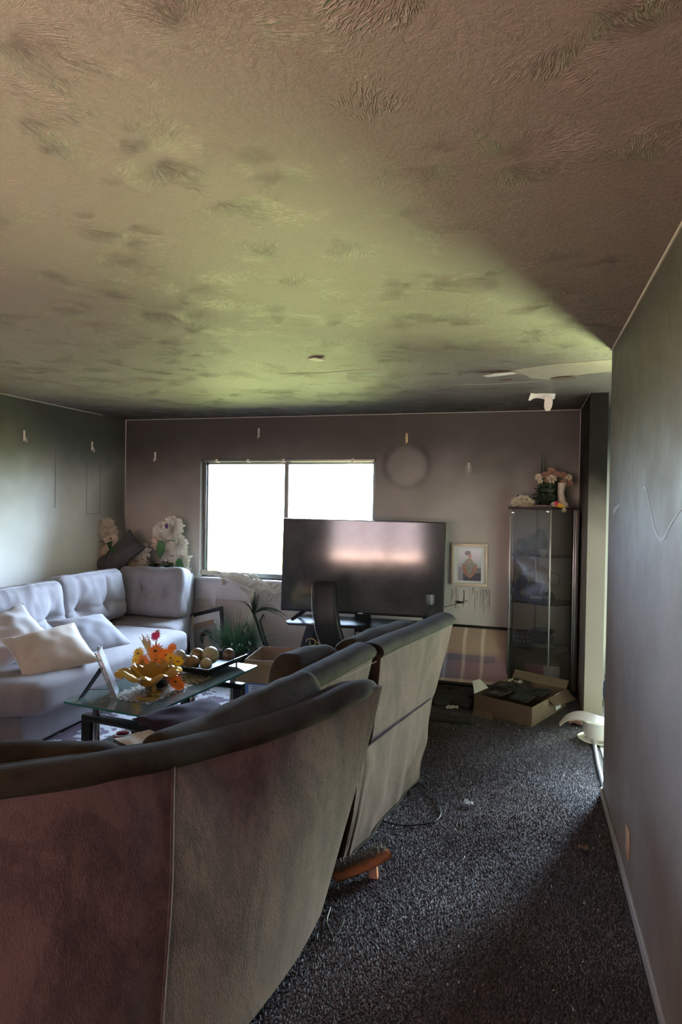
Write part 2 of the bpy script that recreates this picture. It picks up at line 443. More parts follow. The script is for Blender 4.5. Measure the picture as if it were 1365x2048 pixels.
struct(obj('wall_next_room_side', bx(KX, KX+.12, 1.8, BY+TH, 0, H), M_kit, smooth=False))
struct(obj('wall_next_room_near', bx(RX+.13, KX, 1.8, 1.92, 0, H), M_kit, smooth=False))
wall_with_holes('wall_rear', LX, RX+.13, RY-.12, RY, [(-2.47, -.53, .92, 2.08)], M_dark)

# window_1: sliding aluminium window behind the television
w1 = struct(empty('window_1', (-2.32, BY+.1, WZ0)))
def wframe(bm, x0, x1, z0, z1, y0, y1, t):
    box(bm, x0, x1, y0, y1, z1-t, z1, .002); box(bm, x0, x1, y0, y1, z0, z0+t, .002)
    box(bm, x0, x0+t, y0, y1, z0, z1, .002); box(bm, x1-t, x1, y0, y1, z0, z1, .002); return bm
obj('frame', wframe(B(), WX0, WX1, WZ0, WZ1, BY+.07, BY+.14, .032), M_alu, w1)
obj('mullion', bx(-2.345, -2.30, BY+.065, BY+.13, WZ0, WZ1, .003), M_alu, w1)
sa = obj('sash', wframe(B(), WX0+.03, -2.32, WZ0+.03, WZ1-.03, BY+.075, BY+.095, .022), M_alu, w1)
obj('pane', bx(WX0+.045, -2.34, BY+.084, BY+.088, WZ0+.045, WZ1-.045), M_glass, sa, smooth=False)
sb = obj('sash', wframe(B(), -2.32, WX1-.03, WZ0+.03, WZ1-.03, BY+.10, BY+.12, .018), M_alu, w1)
obj('pane', bx(-2.30, WX1-.045, BY+.108, BY+.112, WZ0+.045, WZ1-.045), M_glass, sb, smooth=False)
hr = obj('head_rail', bx(WX0+.02, WX1-.01, BY+.005, BY+.05, WZ1-.028, WZ1-.002, .003), M_alu, w1)
for x in (-3.07, -2.72, -2.335, -1.62):
    obj('bracket', bx(x-.012, x+.012, BY-.004, BY+.055, WZ1-.034, WZ1+.001, .002), M_blind, hr)
for x in (WX0+.028,):
    obj('latch_rail', bx(x, x+.012, BY+.055, BY+.072, WZ0+.05, WZ1-.05, .002), M_alu, w1)
M_sill = simple('sill_paint', (.9, .87, .86), .5)
obj('window_sill', bx(-3.30, -1.34, BY-.055, BY+.09, .772, .80, .006), M_sill, w1)
obj('apron', bx(-3.285, -2.665, BY-.022, BY, .575, .772, .004), M_sill, w1)
obj('apron', bx(-2.655, -1.36, BY-.014, BY, .69, .772, .004), M_sill, w1)

# door_1: glazed patio door of the next room
d1 = struct(empty('door_1', (1.6, BY+.08, 0)))
obj('door_frame', wframe(B(), 1.18, 2.02, 0.0, 2.06, BY+.05, BY+.13, .045), M_alu, d1)
obj('pane', bx(1.22, 1.98, BY+.085, BY+.09, .045, 2.02), M_glass, d1, smooth=False)
# window_2 behind the camera
w2 = struct(empty('window_2', (-1.5, RY-.05, .92)))
obj('frame', wframe(B(), -2.47, -.53, .92, 2.08, RY-.10, RY-.04, .04), M_alu, w2)
obj('mullion', bx(-1.30, -1.22, RY-.10, RY-.04, .92, 2.08), M_alu, w2)
obj('pane', bx(-2.45, -.55, RY-.075, RY-.07, .95, 2.05), M_glass, w2, smooth=False)

struct(obj('wall_added_bounce', bx(-7, 6, RY-4.3, RY-4.0, -.3, 5.2), simple('bounce_wall_pink', (.66, .40, .32), .9)))  # unseen wall added to hide bright sky and bounce pink light
struct(obj('ground_added_bounce', bx(-7, 6, RY-4.0, RY-TH, -.3, -.1), simple('bounce_ground_tone', (.5, .34, .27), .9)))  # unseen ground added to bounce warm light into the rear window
# pale beads in the corners, baseboards, threshold
def bead(n, pts, r=.005): struct(obj('trim_%d' % n, tube(B(), pts, r, 6), M_trim))
bead(1, [(RX-.002, RY, H-.003), (RX-.002, 3.777, H-.003)], .006)
bead(2, [(LX+.002, RY, H-.003), (LX+.002, BY-.4, H-.003)], .005)
bead(3, [(LX, BY-.002, H-.003), (.45, BY-.002, H-.003)], .0035)
bead(4, [(LX+.002, BY-.002, .9), (LX+.002, BY-.002, H)], .005)
bead(5, [(.448, BY-.002, 1.6), (.448, BY-.002, H)], .0035)
bead(6, [(.448, 5.17, H-.003), (.448, BY, H-.003)], .003)
struct(obj('baseboard_right', bx(RX-.012, RX, RY, 3.775, .0, .052, .004), M_base))
struct(obj('baseboard_right_end', bx(RX-.012, RX+.13, 3.777, 3.787, .0, .05, .003), M_base))
struct(obj('baseboard_back', bx(LX, .44, BY-.012, BY, 0, .06, .004), M_base))
struct(obj('baseboard_left', bx(LX, LX+.012, RY, BY, 0, .06, .004), M_base))
tag(obj('threshold_strip', tube(B(), [(.452, 3.79, .008), (.455, 4.2, .012), (.468, 4.55, .012), (.47, 5.15, .008)], .012, 8), M_wire, loc=(.46, 4.4, 0)),
    'bright metal threshold strip between dark carpet and next room', 'threshold strip')

# ceiling: peeled patch, hanging strips, cracks
def flake(name, pts, z, th, mat, parent=None, droop=None, loc=None):
    bm = B(); top = [bm.verts.new((x, y, z-(droop(x, y) if droop else 0))) for x, y in pts]
    bot = [bm.verts.new((v.co.x, v.co.y, v.co.z-th)) for v in top]
    n = len(pts); bm.faces.new(top); bm.faces.new(bot[::-1])
    for i in range(n): bm.faces.new((top[i], top[(i+1) % n], bot[(i+1) % n], bot[i]))
    return obj(name, bm, mat, parent, loc, smooth=False)
rr = random.Random(3)
pp = [(-.10, 4.22), (-.03, 4.16), (.08, 4.12), (.17, 4.06), (.33, 4.05), (.5, 4.0), (.9, 4.0), (.9, 4.33), (.52, 4.36), (.36, 4.4), (.24, 4.52), (.12, 4.55), (.02, 4.50), (-.02, 4.38), (-.09, 4.30)]
flake('peeled_patch', [(x+rr.uniform(-.008, .008), y+rr.uniform(-.008, .008)) for x, y in pp], H+.0005, .0025, M_plaster, ceil)
flake('peeling_flap', [(.14, 4.50), (.20, 4.46), (.30, 4.43), (.29, 4.47), (.22, 4.53), (.16, 4.55)], H-.003, .002, simple('brown_flap', (.16, .09, .06), .8), ceil, droop=lambda x, y: (x-.14)*.09)
flake('peeling_flap', [(-.28, 4.22), (-.2, 4.19), (-.1, 4.21), (-.07, 4.25), (-.16, 4.28), (-.25, 4.28)], H-.002, .002, M_peel, ceil, droop=lambda x, y: .01+abs(x+.1)*.08)
# hanging torn strips
bm = B()
def ribbon(bm, pts, w, th=.002, side=V((0, 1, 0))):
    pts = [V(p) for p in pts]; rings = []
    for i, p in enumerate(pts):
        ww = w(i/(len(pts)-1)) if callable(w) else w
        d = (pts[min(i+1, len(pts)-1)]-pts[max(i-1, 0)]).normalized(); s = (side-d*side.dot(d)).normalized(); n = d.cross(s)
        rings.append([p+s*ww/2+n*th/2, p-s*ww/2+n*th/2, p-s*ww/2-n*th/2, p+s*ww/2-n*th/2])
    return loft(bm, rings)
ribbon(bm, catmull([(0.015, 5.10, H-.015), (.05, 5.13, H-.004), (.12, 5.14, H-.012), (.20, 5.16, H-.003)], 4), lambda t: .085+.02*sin(t*9), side=V((0, .8, -.6)))
o = obj('hanging_strip', bm, M_peel, ceil)
ribbon(bm := B(), catmull([(.145, 5.12, H-.02), (.150, 5.115, H-.06), (.146, 5.11, H-.11), (.15, 5.11, H-.135)], 4), lambda t: .018+.042*sin(pi*(t*.8+.15)), side=V((1, 0, 0)))
obj('hanging_strip', bm, M_peel, ceil)
def crack(pts, r=.0022): obj('crack', tube(B(), [(x, y, H-.001) for x, y in pts], r, 5), M_trim, ceil)
crack([(-1.6, 4.02), (-1.3, 4.05), (-1.05, 4.0), (-.9, 4.02)]); crack([(-.5, 4.62), (-.2, 4.66), (.1, 4.6)], .0016)
flake('dark_flake', [(-1.26, 3.62), (-1.2, 3.58), (-1.15, 3.62), (-1.2, 3.68)], H-.001, .006, M_trim, ceil, droop=lambda x, y: .01*(x+1.26)*8)
flake('brown_flake', [(-.20, 4.52), (-.12, 4.50), (-.10, 4.53), (-.18, 4.55)], H, .002, simple('rusty_flake', (.13, .05, .04), .8), ceil)

# soot drips under the portrait, clean smears on the right wall
bm = B(); rr = random.Random(5)
for k in range(26):
    x = -.66+rr.random()*.36; l = rr.uniform(.05, .22); z = .835-rr.random()*.04
    ribbon(bm, [(x, BY-.001, z), (x+.003, BY-.001, z-l/2), (x+rr.uniform(-.006, .006), BY-.001, z-l)], rr.uniform(.0015, .004), .0008, V((1, 0, 0)))
ribbon(bm, [(-.72, BY-.001, .63), (-.6, BY-.001, .67), (-.5, BY-.001, .705)], .006, .0008, V((0, 0, 1)))
for k in range(14):
    a = rr.random()*6.3; ribbon(bm, [(-.575, BY-.001, .685), (-.575+cos(a)*.05, BY-.001, .685+sin(a)*.02)], lambda t: .008*(1-t)+.001, .0008, V((0, 0, 1)) if abs(cos(a)) > .5 else V((1, 0, 0)))
tag(obj('soot_drips', bm, M_dwood, wall_b), kind='stuff')
M_smear = simple('wiped_paint', (.42, .43, .46), .6)
def smear(pts, w):
    obj('wiped_streak', ribbon(B(), catmull([(RX-.0008, y, z) for y, z in pts], 6), w, .0008, V((0, .3, 1))), M_smear, wall_r)
smear([(2.75, 1.655), (2.66, 1.66), (2.56, 1.585), (2.44, 1.50), (2.32, 1.485), (2.2, 1.54), (2.02, 1.60)], lambda t: .004+.012*sin(pi*t))
smear([(3.58, 1.56), (3.45, 1.585), (3.34, 1.60)], lambda t: .03*(1-t)+.008)
# thin outlines on the left wall where frames hung
bm = B()
for y0, y1, z0, z1 in ((5.39, 5.60, 1.44, 1.97), (4.72, 4.95, 1.5, 2.05)):
    for a, b in (((y0, z1), (y0, z0)), ((y0, z0), (y1, z0)), ((y1, z0), (y1, z1))):
        if y0 < 5 and a[0] == y0: continue
        tube(bm, [(LX+.001, a[0], a[1]), (LX+.001, b[0], b[1])], .0022, 5)
tag(obj('frame_outline', bm, simple('outline_grime', (.16, .16, .13), .7), wall_l), kind='stuff')
obj('wall_outlet', bx(-3.12, -3.045, BY-.03, BY-.0225, .50, .62, .003), M_sill, w1)

# wall hooks
hooks = [((-2.603, BY, 2.28), 'y', 'small grey wall hook above the window, nearest the ceiling'), ((-3.784, BY, 2.05), 'y', 'small pale wall hook on the back wall left of the window'),
         ((-1.094, BY, 2.21), 'y', 'small brass wall hook over the round clean mark'), ((-.512, BY, 1.93), 'y', 'oval wall hook on the back wall nearest the glass cabinet'),
         ((LX, 4.565, 2.12), 'x', 'bright wall hook on the left wall, farther from the corner'), ((LX, 5.465, 2.11), 'x', 'small wall hook on the left wall, nearer the corner')]
for i, ((x, y, z), ax, lb) in enumerate(hooks):
    t = empty('wall_hook', (x, y, z)); tag(t, lb, 'wall hook', 'hooks left on the walls')
    pm = (M_trim, M_peel, M_gold, M_trim, M_peel, M_peel)[i]
    if ax == 'y':
        obj('back_plate', bx(x-.011, x+.011, y-.006, y, z-.045, z+.045, .003), pm, t)
        obj('prong', tube(B(), catmull([(x, y-.004, z), (x, y-.025, z-.03), (x, y-.03, z-.052), (x, y-.018, z-.058)], 4), .004, 6), pm, t)
        if i == 3: obj('ring', tube(B(), [(x+.024*cos(a/16*2*pi), y-.01, z-.02+.05*sin(a/16*2*pi)) for a in range(17)], .003, 6), M_trim, t)
    else:
        obj('back_plate', bx(x, x+.006, y-.011, y+.011, z-.045, z+.045, .003), pm, t)
        obj('prong', tube(B(), catmull([(x+.004, y, z), (x+.025, y, z-.03), (x+.03, y, z-.052), (x+.018, y, z-.058)], 4), .004, 6), pm, t)
t = empty('electrical_outlet', (RX, 2.875, .205)); tag(t, 'pale outlet cover low on the right wall near the baseboard', 'outlet')
M_plate = simple('yellowed_plate', (.62, .42, .29), .5)
obj('cover_plate', bx(RX-.008, RX, 2.84, 2.912, .148, .262, .003), M_plate, t)
for z in (.185, .23): obj('socket', bx(RX-.0095, RX-.007, 2.86, 2.892, z-.013, z+.013, .002), M_cream, t)

# ------------------------------------------------------------------ carpet pile (real tufts where the carpet is seen close by)
def carpet():
    g = np.random.default_rng(4); step = .0088
    xs = np.arange(-.95, .432, step); ys = np.arange(1.15, 5.95, step)
    X, Y = np.meshgrid(xs, ys); X = X.ravel(); Y = Y.ravel()
    keep = ~((X > .42) & (Y < 3.78)); X = X[keep]; Y = Y[keep]; n = len(X)
    X = X+g.uniform(-.004, .004, n); Y = Y+g.uniform(-.004, .004, n)
    lx = g.normal(0, .003, n)+.0015*np.sin(X*9+Y*4); ly = g.normal(0, .003, n)+.0015*np.cos(Y*7-X*5)
    hh = g.uniform(.005, .012, n); a0 = g.uniform(0, 6.3, n); rad = .0046
    v = np.zeros((n, 4, 3), np.float32)
    for k in range(3):
        v[:, k, 0] = X+rad*np.cos(a0+k*2.094); v[:, k, 1] = Y+rad*np.sin(a0+k*2.094); v[:, k, 2] = 0.0005
    v[:, 3, 0] = X+lx; v[:, 3, 1] = Y+ly; v[:, 3, 2] = hh
    b = np.arange(n)[:, None]*4
    f = np.stack([b+np.array([0, 1, 3]), b+np.array([1, 2, 3]), b+np.array([2, 0, 3])], 1).reshape(-1, 3)
    me = bpy.data.meshes.new('carpet_pile'); me.vertices.add(n*4); me.vertices.foreach_set('co', v.ravel())
    me.loops.add(f.size); me.loops.foreach_set('vertex_index', f.ravel().astype(np.int32))
    me.polygons.add(len(f)); me.polygons.foreach_set('loop_start', np.arange(0, f.size, 3, dtype=np.int32))
    me.update(calc_edges=True)
    s = g.uniform(.45, 1.3, n)**1.3
    pt = np.array([mn.noise(V((x*3, y*3, 0))) for x, y in zip(X[::9], Y[::9])]); pt = np.repeat(pt, 9)[:n]
    s = s*(1+.35*pt)*(1-.30*np.clip((Y+.25*X-4.2)/.7, 0, 1)); s = np.where(g.random(n) < .004, 4.5, s)  # far pile darkened: stub wall's shade and brown dirt put into the tint
    base = np.array([.215, .195, .215]); col = np.ones((n, 4, 4), np.float32)
    pb = np.array([mn.noise(V((x*1.7+9, y*1.3, 4))) for x, y in zip(X[::9], Y[::9])]); pb = np.clip(np.repeat(pb, 9)[:n]*2.2+.25, 0, 1)[:, None]
    base = base*(1-pb)+np.array([.135, .10, .095])*pb
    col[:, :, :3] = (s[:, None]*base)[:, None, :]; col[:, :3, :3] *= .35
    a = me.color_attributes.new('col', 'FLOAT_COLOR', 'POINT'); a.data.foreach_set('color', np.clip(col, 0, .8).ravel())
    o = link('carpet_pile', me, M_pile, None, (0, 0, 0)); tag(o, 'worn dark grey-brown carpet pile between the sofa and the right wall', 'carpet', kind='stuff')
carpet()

# patterned rug under the coffee table
def rugcol(u, v):
    x, y = u*9, v*14; a = mn.noise(V((x*1.1, y*1.1, 3)))+.6*mn.noise(V((x*3, y*3, 9))); s = mn.noise(V((x*.8, y*.8, 30)))
    if a > .12: return (.12, .085, .115)
    if a < -.34: return (.30, .2, .2)
    return (.40+.06*s, .38+.05*s, .40+.05*s)
rg = empty('patterned_rug', (-2.2, 3.8, .0)); tag(rg, 'grey rug with plum floral pattern under the glass coffee table', 'rug')
obj('rug_base', bx(-3.05, -1.25, 2.55, 4.95, .001, .012, .003), simple('rug_backing', (.2, .18, .19), .95), rg)
grid_print('woven_pattern', lambda u, v: V((-3.03+1.76*u, 2.57+2.36*v, .0128)), 110, 150, rugcol, vcol('rug_wool', .95), rg)

# ------------------------------------------------------------------ foreground brown curved sofa
def arc_stations(Bp, Tp, n):
    b = catmull([(x, y, 0) for x, y in Bp], n); t = catmull([(x, y, 0) for x, y in Tp], n); out = []
    for i in range(len(b)):
        d = (t[min(i+1, len(t)-1)]-t[max(i-1, 0)]).normalized()   # walking direction
        nrm = V((d.y, -d.x, 0))                                    # outward (+x side when walking +y)
        out.append((b[i], t[i], nrm))
    return out
def back_shell(st, zl, parent, zbot=.035, th=.10, wr=.006, mat=M_brown, endround=0, seamz=None, groove=True):
    """outer back panel of a sofa section with a separate rolled top rim; zl = height of the rim's lower edge at each control point"""
    n = len(st); zc = catmull([(z, 0, 0) for z in zl], (n-1)//(len(zl)-1)); zc = [v.x for v in zc]
    def ef(i):
        if not endround: return 1.
        q = (n-1-i)/endround
        return 1. if q >= 1 else sqrt(max(.0, 1-(1-q)**2))
    rings = []
    for i, (b, t, nr) in enumerate(st):
        z1 = zc[i]; ring = []; m = 22
        for k in range(m+1):
            s = k/m; p = b.lerp(t, s**1.1); z = zbot+(z1-zbot)*s
            bul = .020*sin(pi*s)+wr*nz((p.x*2.2, p.y*2.2, z*2.4), 1.6, 3)
            if seamz is not None and abs(z-seamz) < .02: bul -= .008*(1-abs(z-seamz)/.02)
            ring.append(V((p.x, p.y, z))+nr*bul)
        for k in range(6):
            s = k/5; zz = z1*(1-s)+.30*s; q = b.lerp(t, ((zz-zbot)/(z1-zbot))**1.1)-nr*(th*.9); ring.append(V((q.x, q.y, zz)))
        q = b-nr*(th*.9); ring.append(V((q.x, q.y, zbot)))
        rings.append(ring)
    o = obj('outer_back', loft(B(), rings), mat, parent, sharp=50)
    def rim(off, rx, rz, dz, name):
        rings = []
        for i, (b, t, nr) in enumerate(st):
            c = t-nr*off; e = ef(i); ring = []
            for k in range(20):
                a = 2*pi*k/20; w = 1+.06*nz((t.x*9, t.y*9, k*.35), 1.)
                ring.append(V((c.x, c.y, zc[i]+dz-(1-e)*.02))+nr*(cos(a)*rx*w*(.25+.75*e))+V((0, 0, sin(a)*rz*w*(.3+.7*e))))
            rings.append(ring)
        return obj(name, loft(B(), rings), M_brown2, parent, sharp=60)
    rim(th/2-.006, th/2+.008, .040, .008, 'top_rim')
    if groove: rim(th+.02, .036, .04, -.012, 'inner_rim')
    return o
ENDS = ()
def roll(pts, rx, rz, name, parent, mat, seed=0, n=18, wr=.010, pinch=()):
    """long soft back-cushion roll along pts (centre line), ends rounded"""
    P = catmull(pts, 10); rings = []; N_ = len(P); L = sum((P[i+1]-P[i]).length for i in range(N_-1)); s = 0
    for i, p in enumerate(P):
        if i: s += (P[i]-P[i-1]).length
        d = (P[min(i+1, N_-1)]-P[max(i-1, 0)]).normalized(); a = V((d.y, -d.x, 0)).normalized()
        e = min(s, L-s); R_ = .09; k = 1 if e > R_ else sqrt(max(.0, 1-(1-e/R_)**2))*.94+.06
        k *= 1-sum(.10*math.exp(-((s/L-q)/.02)**2) for q in pinch)
        ring = []
        for j in range(n*2):
            t = 2*pi*j/(n*2); c, sn = cos(t), sin(t)
            q = V((0, 0, 0))+a*(math.copysign(abs(c)**.8, c)*rx*k)+V((0, 0, math.copysign(abs(sn)**.8, sn)*rz*(k if sn > 0 else 1)))
            w = p+q; w += q.normalized()*(wr*nz(w, 7, seed)+wr*.6*nz((w.x*18, w.y*6, w.z*6), 1.2, seed)); ring.append(w)
        rings.append(ring)
    return obj(name, loft(B(), rings), mat, parent, sharp=60)
def stitch(parent, pts, name='stitching', r=.0024):
    bm = B(); P = catmull(pts, 40); d = 0
    for i in range(0, len(P)-3, 3): tube(bm, [P[i], P[i+2]], r, 5)
    return tag(obj(name, bm, M_thread, parent), kind='stuff')

# --- curved corner section
S1 = empty('curved_sofa_section', (-1.2, 1.9, 0)); tag(S1, 'brown velour curved corner sofa section seen from behind, nearest the camera', 'sofa', 'sections of the brown sofa')
Bp = [(-2.7, .52), (-1.92, .68), (-1.42, .86), (-1.10, 1.07), (-.96, 1.235), (-.865, 1.40), (-.79, 1.62), (-.745, 1.82), (-.72, 2.03), (-.714, 2.20), (-.714, 2.30)]
Tp = [(-2.7, .72), (-1.95, .92), (-1.45, 1.10), (-1.15, 1.33), (-1.03, 1.485), (-.95, 1.62), (-.87, 1.79), (-.777, 1.943), (-.676, 2.131), (-.59, 2.30), (-.52, 2.43)]
st = arc_stations(Bp, Tp, 10)
back_shell(st, [.895, .885, .875, .865, .855, .842, .828, .828, .838, .86, .882], S1, th=.10, endround=12, wr=.008)
i = 50; b, t, nr = st[i]
sp = []
for k in range(0, 23):
    s = k/22; p = b.lerp(t, s**1.1); z = .035+(.845-.035)*s; sp.append(V((p.x, p.y, z))+nr*(.020*sin(pi*s)+.002+.008*nz((p.x*2.2, p.y*2.2, z*2.4), 1.6, 3)))
obj('seam', tube(B(), sp, .003, 6), M_brown, S1); stitch(S1, [p+V((.005, .003, 0)) for p in sp], r=.0017)
roll([(-2.65, 1.0, .735), (-2.0, 1.22, .735), (-1.6, 1.37, .735), (-1.28, 1.50, .735), (-1.06, 1.62, .715)], .085, .17, 'back_cushion', S1, M_brown2, 1)
roll([(-1.05, 1.60, .712), (-.985, 1.83, .715), (-.91, 2.06, .735), (-.83, 2.29, .755), (-.785, 2.42, .76)], .092, .178, 'back_cushion', S1, M_brown2, 5)
def seat_poly(pts, z0, z1, name, parent, mat):
    bm = B(); rings = []
    for z, ins in ((z0, 0), (z0+.01, 0), (z1-.04, 0), (z1-.012, .012), (z1, .05)):
        c = sum((V((x, y, 0)) for x, y in pts), V())/len(pts)
        rings.append([V((x, y, z))+(c-V((x, y, 0))).normalized()*ins for x, y in pts])
    return obj(name, loft(bm, rings), mat, parent)
inner = [(p[1]-p[2]*.24) for p in st]; front = [(p[1]-p[2]*.80) for p in st]
def seat_strip(st, a, b_, z0, z1, name, parent, mat):
    rings = []
    for b, t, nr in st:
        A = b-nr*.09 if (b-nr*.09-(t-nr*a)).dot(nr) < 0 else t-nr*a; F_ = t-nr*b_
        rings.append([V((A.x, A.y, z0)), V((F_.x, F_.y, z0)), V((F_.x, F_.y, z1-.05)), V((F_.x, F_.y, z1-.015))+nr*.02, V((F_.x, F_.y, z1))+nr*.06, V((A.x, A.y, z1))])
    return obj(name, loft(B(), rings), mat, parent)
seat_strip(st, .16, .92, .04, .28, 'seat_base', S1, M_brown); seat_strip(st, .20, .96, .28, .43, 'seat_cushion', S1, M_brown2)

# --- narrow middle section
S2 = empty('armless_sofa_section', (-1.0, 2.7, 0)); tag(S2, 'narrow armless brown sofa section between the curved corner and the end section', 'sofa', 'sections of the brown sofa')
st2 = arc_stations([(-.99, 2.32), (-.92, 2.50), (-.90, 2.66), (-.88, 2.81)], [(-.775, 2.36), (-.725, 2.55), (-.685, 2.72), (-.652, 2.86)], 8)
back_shell(st2, [.875, .885, .895, .90], S2, th=.12, wr=.004, groove=False)
roll([(-.985, 2.50, .765), (-.935, 2.66, .765), (-.88, 2.80, .765), (-.845, 2.89, .765)], .10, .175, 'back_cushion', S2, M_brown2, 9)
seat_strip(st2, .16, .94, .04, .28, 'seat_base', S2, M_brown); seat_strip(st2, .24, .98, .28, .43, 'seat_cushion', S2, M_brown2)
stitch(S2, [t+V((0, 0, .868))+nr*.012 for b, t, nr in st2[6::3]], r=.0016)
# --- end section with skirt
S3 = empty('end_sofa_section', (-.9, 3.3, 0)); tag(S3, 'far end section of the brown sofa, green-lit back with a stapled skirt', 'sofa', 'sections of the brown sofa')
st3 = arc_stations([(-.73, 2.86), (-.71, 2.98), (-.67, 3.2), (-.635, 3.40), (-.605, 3.57)], [(-.632, 2.925), (-.60, 3.05), (-.53, 3.28), (-.455, 3.52), (-.388, 3.75)], 8)
back_shell(st3, [.885, .89, .895, .903, .912], S3, th=.12, wr=.006, seamz=.48, zbot=.06, groove=False)
roll([(-.835, 2.92, .765), (-.76, 3.12, .77), (-.68, 3.34, .775), (-.60, 3.58, .78)], .10, .17, 'back_cushion', S3, M_brown2, 13, pinch=(.02,))
seat_strip(st3, .16, .80, .04, .28, 'seat_base', S3, M_brown); seat_strip(st3, .24, .84, .28, .43, 'seat_cushion', S3, M_brown2)
stitch(S3, [t+V((0, 0, .872+.001*i))+nr*.012 for i, (b, t, nr) in enumerate(st3) if i % 4 == 2], r=.0016)
# loose skirt hanging over the lower back of the middle and end sections
rings = []
sk = arc_stations([(-.742, 2.63), (-.735, 2.67), (-.722, 2.73), (-.69, 2.9), (-.66, 3.1), (-.615, 3.37), (-.566, 3.635)], [(-.676, 2.735), (-.668, 2.76), (-.656, 2.80), (-.632, 2.93), (-.59, 3.12), (-.54, 3.36), (-.492, 3.61)], 8)
for i, (b, t, nr) in enumerate(sk):
    ring = []; q = i/(len(sk)-1)
    for k in range(16):
        s = k/15; z = .02+(.50-.02)*s; p = b.lerp(t, s)
        w = .007*sin(i*.55+nz((q*6, s*2, 0), 1)*5)*(1-s)*.8+.006*nz((p.x*6, p.y*6, z*5), 1.5, 8)
        ring.append(V((p.x, p.y, z))+nr*(.006+w+.01*sin(pi*s)))
    ring += [V((p.x, p.y, p.z))-nr*.008 for p in ring[::-1]]
    rings.append(ring)
obj('skirt', loft(B(), rings), M_brown, S3, sharp=60)
obj('skirt_hem', tube(B(), [V((b.x, b.y, .026))+nr*(.010+.007*sin(i*.55)) for i, (b, t, nr) in enumerate(sk)], .007, 6), M_brown2, S3)
for (x, y) in ((-.79, 2.42), (-.72, 2.86), (-.64, 3.3)):
    obj('foot', lathe(B(), [(.0, 0), (.018, 0), (.02, .05), (0, .05)], 12, (x, y, 0)), M_black, S3)
obj('foot', lathe(B(), [(.0, 0), (.02, 0), (.022, .05), (0, .05)], 12, (-.80, 2.1, 0)), M_black, S1)

# ------------------------------------------------------------------ light grey sectional on the left
G = empty('grey_corner_sofa', (-3.5, 4.4, 0)); tag(G, 'light grey tufted corner sofa against the left and back walls', 'sofa')
def skew(p, U=None):
    if p.y < 3.7: p.y += max(0, (3.7-p.y))/.55*(.36*(p.x+2.85)) if p.x > -3.45 else max(0, (3.7-p.y))/.55*(.36*(-.6))
    return p
def sb(x0, x1, y0, y1, z0, z1, r=.05, n=16, puff=0, seed=0, wr=.006, fn=None):
    c = V(((x0+x1)/2, (y0+y1)/2, (z0+z1)/2))
    def f(p, U):
        p = p+c; w = wr*nz(p, 5, seed)+wr*.5*nz(p, 14, seed)
        p += V((U.x, U.y, U.z))*w
        return fn(p, U) if fn else p
    return softbox((x1-x0, y1-y0, z1-z0), r, n, f, puff=puff)
obj('base', sb(-4.06, -2.95, 3.28, 5.08, .03, .26, .025, 12, fn=skew, wr=.004), M_grey, G)
obj('seat_cushion', sb(-4.0, -2.80, 3.20, 5.04, .245, .465, .07, 22, puff=.012, seed=2, fn=skew), M_grey, G)
def ang0(p, U=None):
    k = max(0, min(1.1, (p.y-5.06)/.9)); p.x = -4.06+(p.x+4.06)*(1-.30*k); return p
obj('base', sb(-4.06, -2.99, 5.06, 5.96, .03, .26, .025, 10, wr=.003, fn=ang0), M_grey, G)
obj('seat_cushion', sb(-4.0, -2.945, 5.045, 5.9, .245, .465, .06, 14, puff=.01, seed=4, fn=ang0), M_grey, G)
def ang(p, U=None):
    k = max(0, min(1.1, (p.y-5.06)/.9)); p.x = -4.06+(p.x+4.06)*(1-.30*k); return p
# back frames
obj('back_frame', sb(-4.10, -3.90, 2.9, 5.96, .24, .84, .05, 14), M_grey, G)
obj('back_frame', sb(-4.06, -2.985, 5.80, 5.985, .24, .82, .04, 12, fn=ang0), M_grey, G)
def sidep():
    pr = [(5.36, .04), (5.95, .04), (5.99, .80), (5.86, .85), (5.70, .80), (5.56, .47), (5.40, .44)]
    return loft(B(), [[ang0(V((x, y, z))) for y, z in pr] for x in (-2.985, -2.94)])
obj('side_panel', sidep(), M_grey, G)
def tuftc(w, h, t, M, seed, buttons, seams=True, name='back_cushion', top_pull=.0):
    """tufted cushion: local x width, z height, -y is the front"""
    def f(p, U):
        fr = max(0, -U.y) if abs(U.y) > .99 else (0 if U.y > 0 else -U.y)
        d = 0
        for bx_, bz in buttons:
            q = ((p.x-bx_)**2+(p.z-bz)**2)
            d += .050*math.exp(-q/.0035)+.022*math.exp(-q/.02)
        if seams:
            for bx_, bz in buttons:
                d += .010*math.exp(-((p.x-bx_)/.012)**2)
            zz = buttons[0][1] if buttons else 0
            ph = .012*math.exp(-((p.z-zz+.012*sin(p.x*18+seed))/.014)**2)
            d += ph
            for bx_, bz in buttons:            # radial creases
                a = atan2(p.z-bz, p.x-bx_); q = sqrt((p.x-bx_)**2+(p.z-bz)**2)
                d += .010*math.exp(-(q/.11)**2)*(.5+.5*cos(a*6+seed))
        bl = .045*(1-U.x**2)*(1-U.z**2)
        p.y += (d-bl)*fr if U.y < 0 else 0
        wv = .008*nz(p, 8, seed)+.008*nz((p.x*26, p.y*8, p.z*9), 1, seed)
        p += V((U.x, U.y, U.z)).normalized()*wv
        p.z += top_pull*(U.x)*max(0, U.z)
        return p
    return softbox((w, t, h), .075, 30, f, M=M)
def Mxf(loc, rz=0, rx=0, ry=0): return Matrix.Translation(loc) @ Matrix.Rotation(rz, 4, 'Z') @ Matrix.Rotation(rx, 4, 'X') @ Matrix.Rotation(ry, 4, 'Y')
